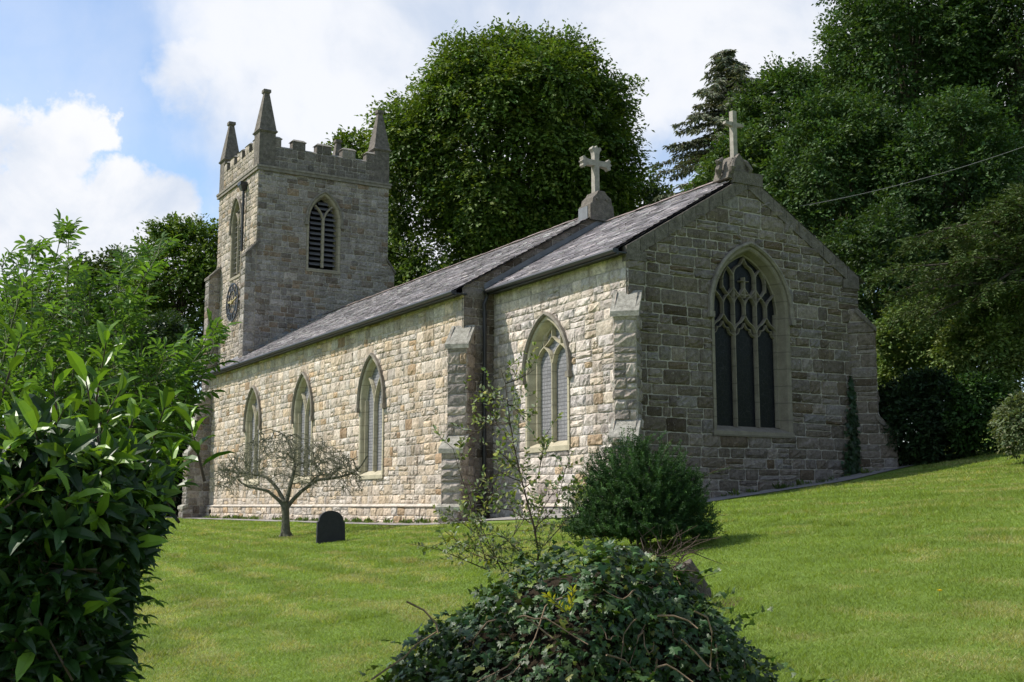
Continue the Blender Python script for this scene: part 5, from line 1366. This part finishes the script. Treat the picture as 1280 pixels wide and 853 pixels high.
def elder():
    r = R(220); D = 5.6
    c = at(60, 640, D); g = gz(c[0], c[1])
    th = thing('elder_bush', "bright green elder bush with feathery divided leaves above the laurel", 'bush', (c[0], c[1], g))
    st = MB(); P = []; A = []; N = []; Ls = []; C = []
    def compound(q, d, L, tone):
        d = unit(d); sd = unit(np.cross(d, [0, 0, 1.0]) + r.normal(size=3) * .15); up = np.cross(sd, d)
        end = q + d * L + np.array([0, 0, -.16 * L]); mid = q + d * L * .5 + np.array([0, 0, .03 * L])
        st_pts = [q, mid, end]; st.tube(st_pts, [.0024, .002, .0012], 4, cap=False)
        for t in (.38, .66, .92):
            p = (1 - t) ** 2 * q + 2 * t * (1 - t) * mid + t * t * end
            for sg in (-1, 1):
                P.append(p); A.append(sd * sg * .9 + d * .55 + np.array([0, 0, -.25]) + r.normal(size=3) * .12); N.append(up + r.normal(size=3) * .2); Ls.append(L * r.uniform(.42, .54)); C.append(tone)
        P.append(end); A.append(d + np.array([0, 0, -.35])); N.append(up + r.normal(size=3) * .15); Ls.append(L * r.uniform(.48, .6)); C.append(tone)
    shoots = [(78, 293, 0), (45, 320, -.2), (118, 375, 0), (160, 395, .2), (190, 318, .6), (20, 370, .1), (60, 400, -.3), (95, 350, .4), (140, 352, .5), (235, 432, .2), (262, 420, .3), (200, 440, -.2), (170, 420, .5), (215, 468, 0), (245, 448, .5), (185, 470, -.4), (10, 330, .6),
              (-40, 360, 0), (-90, 420, .2), (30, 440, -.5), (80, 440, -.2), (130, 450, -.4), (5, 480, -.3), (60, 490, -.5), (110, 500, -.6), (160, 510, -.5), (205, 505, -.2), (-60, 470, -.4), (-120, 500, 0), (180, 545, -.3), (225, 520, .2), (35, 360, .5), (105, 410, .5), (150, 330, .8), (0, 410, .5), (55, 345, .7)]
    for (x, y, dd) in shoots * 2:
        x += r.uniform(-10, 10); y += r.uniform(-2, 16); tip = at(x, y, D + dd + r.uniform(-.2, .2))
        b = c * [1, 1, 0] + [0, 0, g] + RT * r.uniform(-.6, .4) + F0 * r.uniform(-.3, .3); L = np.linalg.norm(tip - b)
        mid = b + (tip - b) * .55 + RT * -.10 + np.array([0, 0, .25]); pts = bez2(b, mid, tip, 26)
        st.tube([pts[i] for i in (0, 8, 16, 22, 26)], [.014, .011, .007, .004, .002], 6, cap=False)
        for k in range(9, 27):
            d = unit(pts[min(26, k + 1)] - pts[k - 1]); a = r.uniform(0, 2 * pi); s1 = unit(np.cross(d, [.3, .2, 1])); s2 = np.cross(d, s1)
            f = k / 26
            if r.random() < (.45 if f < .7 else .95):
                for sg in (0, pi):
                    rad_ = s1 * cos(a + sg) + s2 * sin(a + sg)
                    tone = np.array([.098, .195, .032]) * r.uniform(.45, 1.3)
                    compound(pts[k], rad_ * (1.1 - .5 * f) + d * (.3 + .7 * f * f), r.uniform(.085, .14) * (1 - .25 * (f > .95)), tone)
        for j in range(3): compound(tip, unit(tip - pts[22]) + r.normal(size=3) * .5, r.uniform(.09, .13), np.array([.085, .165, .04]) * r.uniform(.8, 1.2))
    st.build('stems', GREENSTEM, th)
    P, A, N, Ls, C = map(np.array, (P, A, N, Ls, C))
    leaves('leaves', 'long', P, A, N, Ls, Ls * .34, C, LEAF_SOFT, th)
elder()

# ------------------------------------------------------------------ small things
def wall_ivy():
    r = R(230); X = XG + .07
    b = [XG + .15, 20.35, gz(XG + .15, 20.35)]
    th = thing('climbing_ivy', "thin strand of ivy climbing the shaded gable beside its right buttress", 'ivy', b)
    pl = [(1066, 600), (1062, 575), (1066, 550), (1064, 525), (1066, 505), (1063, 488), (1062, 470)]
    def onx(x, y):
        q = rdir(x, y); return q * (X / q[0])
    W = [onx(*q) for q in pl]; m = MB(); m.tube(W, [.014 * (1 - .12 * i) for i in range(len(W))], 5); m.build('stem', STEM, th)
    P = []
    for i in range(760):
        y = 470 + 128 * r.random() ** .62; w = np.interp(y, [470, 500, 520, 545, 575, 600], [2, 3, 6, 9, 10, 9]); x = np.interp(y, [470, 505, 550, 600], [1062, 1065, 1066, 1067]) + r.normal() * w * .55
        P.append(onx(x, y) + np.array([r.uniform(0, .06), 0, 0]))
    P = np.array(P); n = len(P); L = r.uniform(.06, .11, n)
    leaves('leaves', 'ivy', P, np.array([0, 0, -1.0]) + r.normal(size=(n, 3)) * .5, np.array([1.0, 0, .4]) + r.normal(size=(n, 3)) * .35, L, L, vary(r, n, (.022, .045, .018), .15, .35), IVYLEAF, th)
wall_ivy()
def cable():
    a = rdir(1000, 258); a = a * ((XG - .05) / a[0]); b = at(1420, 128, 24.0); m = MB()
    pts = [a + (b - a) * t - np.array([0, 0, .25 * 4 * t * (1 - t)]) for t in np.linspace(0, 1, 24)]
    m.tube(pts, .006, 6)
    tag(m.build('overhead_cable', WIRE, None, True, loc=tuple(a)), "thin grey cable sagging from the gable slope out to the right", 'cable')
cable()
def flower():
    p = hit_ground(1175, 748); th = thing('dandelion', "single yellow dandelion flower in the lawn at the right", 'flower', tuple(p)); r = R(240)
    n = 40; a = r.uniform(0, 2 * pi, n); ax = np.stack([np.cos(a), np.sin(a), r.uniform(.1, .9, n)], 1)
    leaves('petals', 'quad', np.tile(p + [0, 0, .05], (n, 1)), ax, np.array([0, 0, 1.0]) + r.normal(size=(n, 3)) * .2, .022, .008, vary(r, n, (.75, .58, .02), .05, .1), PETAL, th)
    m = MB(); m.tube([p - [0, 0, .01], p + [0, 0, .05]], .002, 5); m.build('stalk', GREENSTEM, th)
flower()
def grass():
    r = R(250); N = 1350000
    # visible lawn, blades thinning with distance and growing a little so each still shows
    px = np.where(r.random(N * 2) < .66, r.uniform(-60, 1340, N * 2), r.uniform(-600, 2100, N * 2)); D = 4.5 * (52 / 4.5) ** (r.random(N * 2) ** .85)
    P = F0[None] * D[:, None] + RT[None] * ((px - PCX) / 1477.0 * D)[:, None]; x, y = P[:, 0], P[:, 1]
    keep = (y < 12.1) | ((x > -17.6) & (y < 27)); keep &= ~((x > -19.2) & (x < -17.6) & (y > 12.6))
    keep &= (y < 25)
    x, y, D = x[keep][:N], y[keep][:N], D[keep][:N]; n = len(x); z = ground_z(x, y)
    pt = patch(x, y); green = np.array([.186, .266, .056]); dry = np.array([.36, .345, .15])
    k = .85 * sstep(pt + r.normal(size=n) * .22, .46, 1.05)[:, None]
    col = green * (1 - k) + dry * k; col = col * (1 + r.uniform(-.28, .28, (n, 1))); col *= (.80 + .34 * fbm(x * 2.2, y * 2.2, 9, 3))[:, None] * (1 + .09 * np.sin((y * .985 + x * .10) * 2 * pi / 1.0 + 2.2 * (fbm(x * .28, y * .28, 23, 3) - .5)) * sstep(x, -6, -14))[:, None]
    h = r.uniform(.010, .034, n) * (1 + .35 * (D > 14)) * (.45 + 1.1 * fbm(x * 3.1, y * 3.1, 41, 3)) * np.where(fbm(x * 1.1, y * 1.1, 52, 3) > .66, 1.8, 1.0); w = np.maximum(.0032, D * .00042)
    a = r.uniform(0, 2 * pi, n); lean = np.stack([np.cos(a), np.sin(a), 0 * a], 1) * r.uniform(.5, 1.9, n)[:, None]
    b = np.stack([x, y, z - .004], 1); side = np.stack([-np.sin(a + r.normal(size=n)), np.cos(a), 0 * a], 1); side = unit(side)
    tip = b + (lean + [0, 0, 1.0]) * h[:, None]
    V = np.stack([b - side * w[:, None], b + side * w[:, None], tip], 1).reshape(-1, 3)
    o = raw('grass', V, [np.arange(n * 3).reshape(-1, 3)], BLADE, None, [np.clip(col, .01, 1)]); o['kind'] = 'stuff'
    tag(o, "short mown green grass with straw coloured patches", 'grass')
grass()
def weeds():
    r = R(260); P = []; A = []; C = []; Ls = []
    for k in range(150):
        if r.random() < .72: x, y = r.uniform(-46, -24.2), r.uniform(12.72, 13.02)
        elif r.random() < .6: x, y = r.uniform(-22.5, -18.3), r.uniform(13.4, 13.85)
        else: x, y = r.uniform(-18.95, -18.6), r.uniform(15, 21.5)
        n = r.integers(6, 26); b = np.array([x, y, gz(x, y) + .02]); sc = r.uniform(.5, 1.5)
        P.append(np.tile(b, (n, 1)) + r.normal(size=(n, 3)) * [.05, .04, .0]); A.append(np.array([0, 0, .9]) + r.normal(size=(n, 3)) * .7); Ls.append(r.uniform(.05, .14, n) * sc); C.append(vary(r, n, [(.08, .14, .025), (.12, .17, .05), (.06, .10, .025)][r.integers(3)], .1, .3))
    P, A, C, Ls = (np.concatenate(q) for q in (P, A, C, Ls))
    o = leaves('weeds', 'quad', P, A, np.array([0, -.5, .5]) + r.normal(size=(len(P), 3)) * .5, Ls, Ls * .3, C, LEAF_SOFT, None); o['kind'] = 'stuff'
    tag(o, "small weeds and grass tufts sprouting along the foot of the church walls", 'weeds')
weeds()
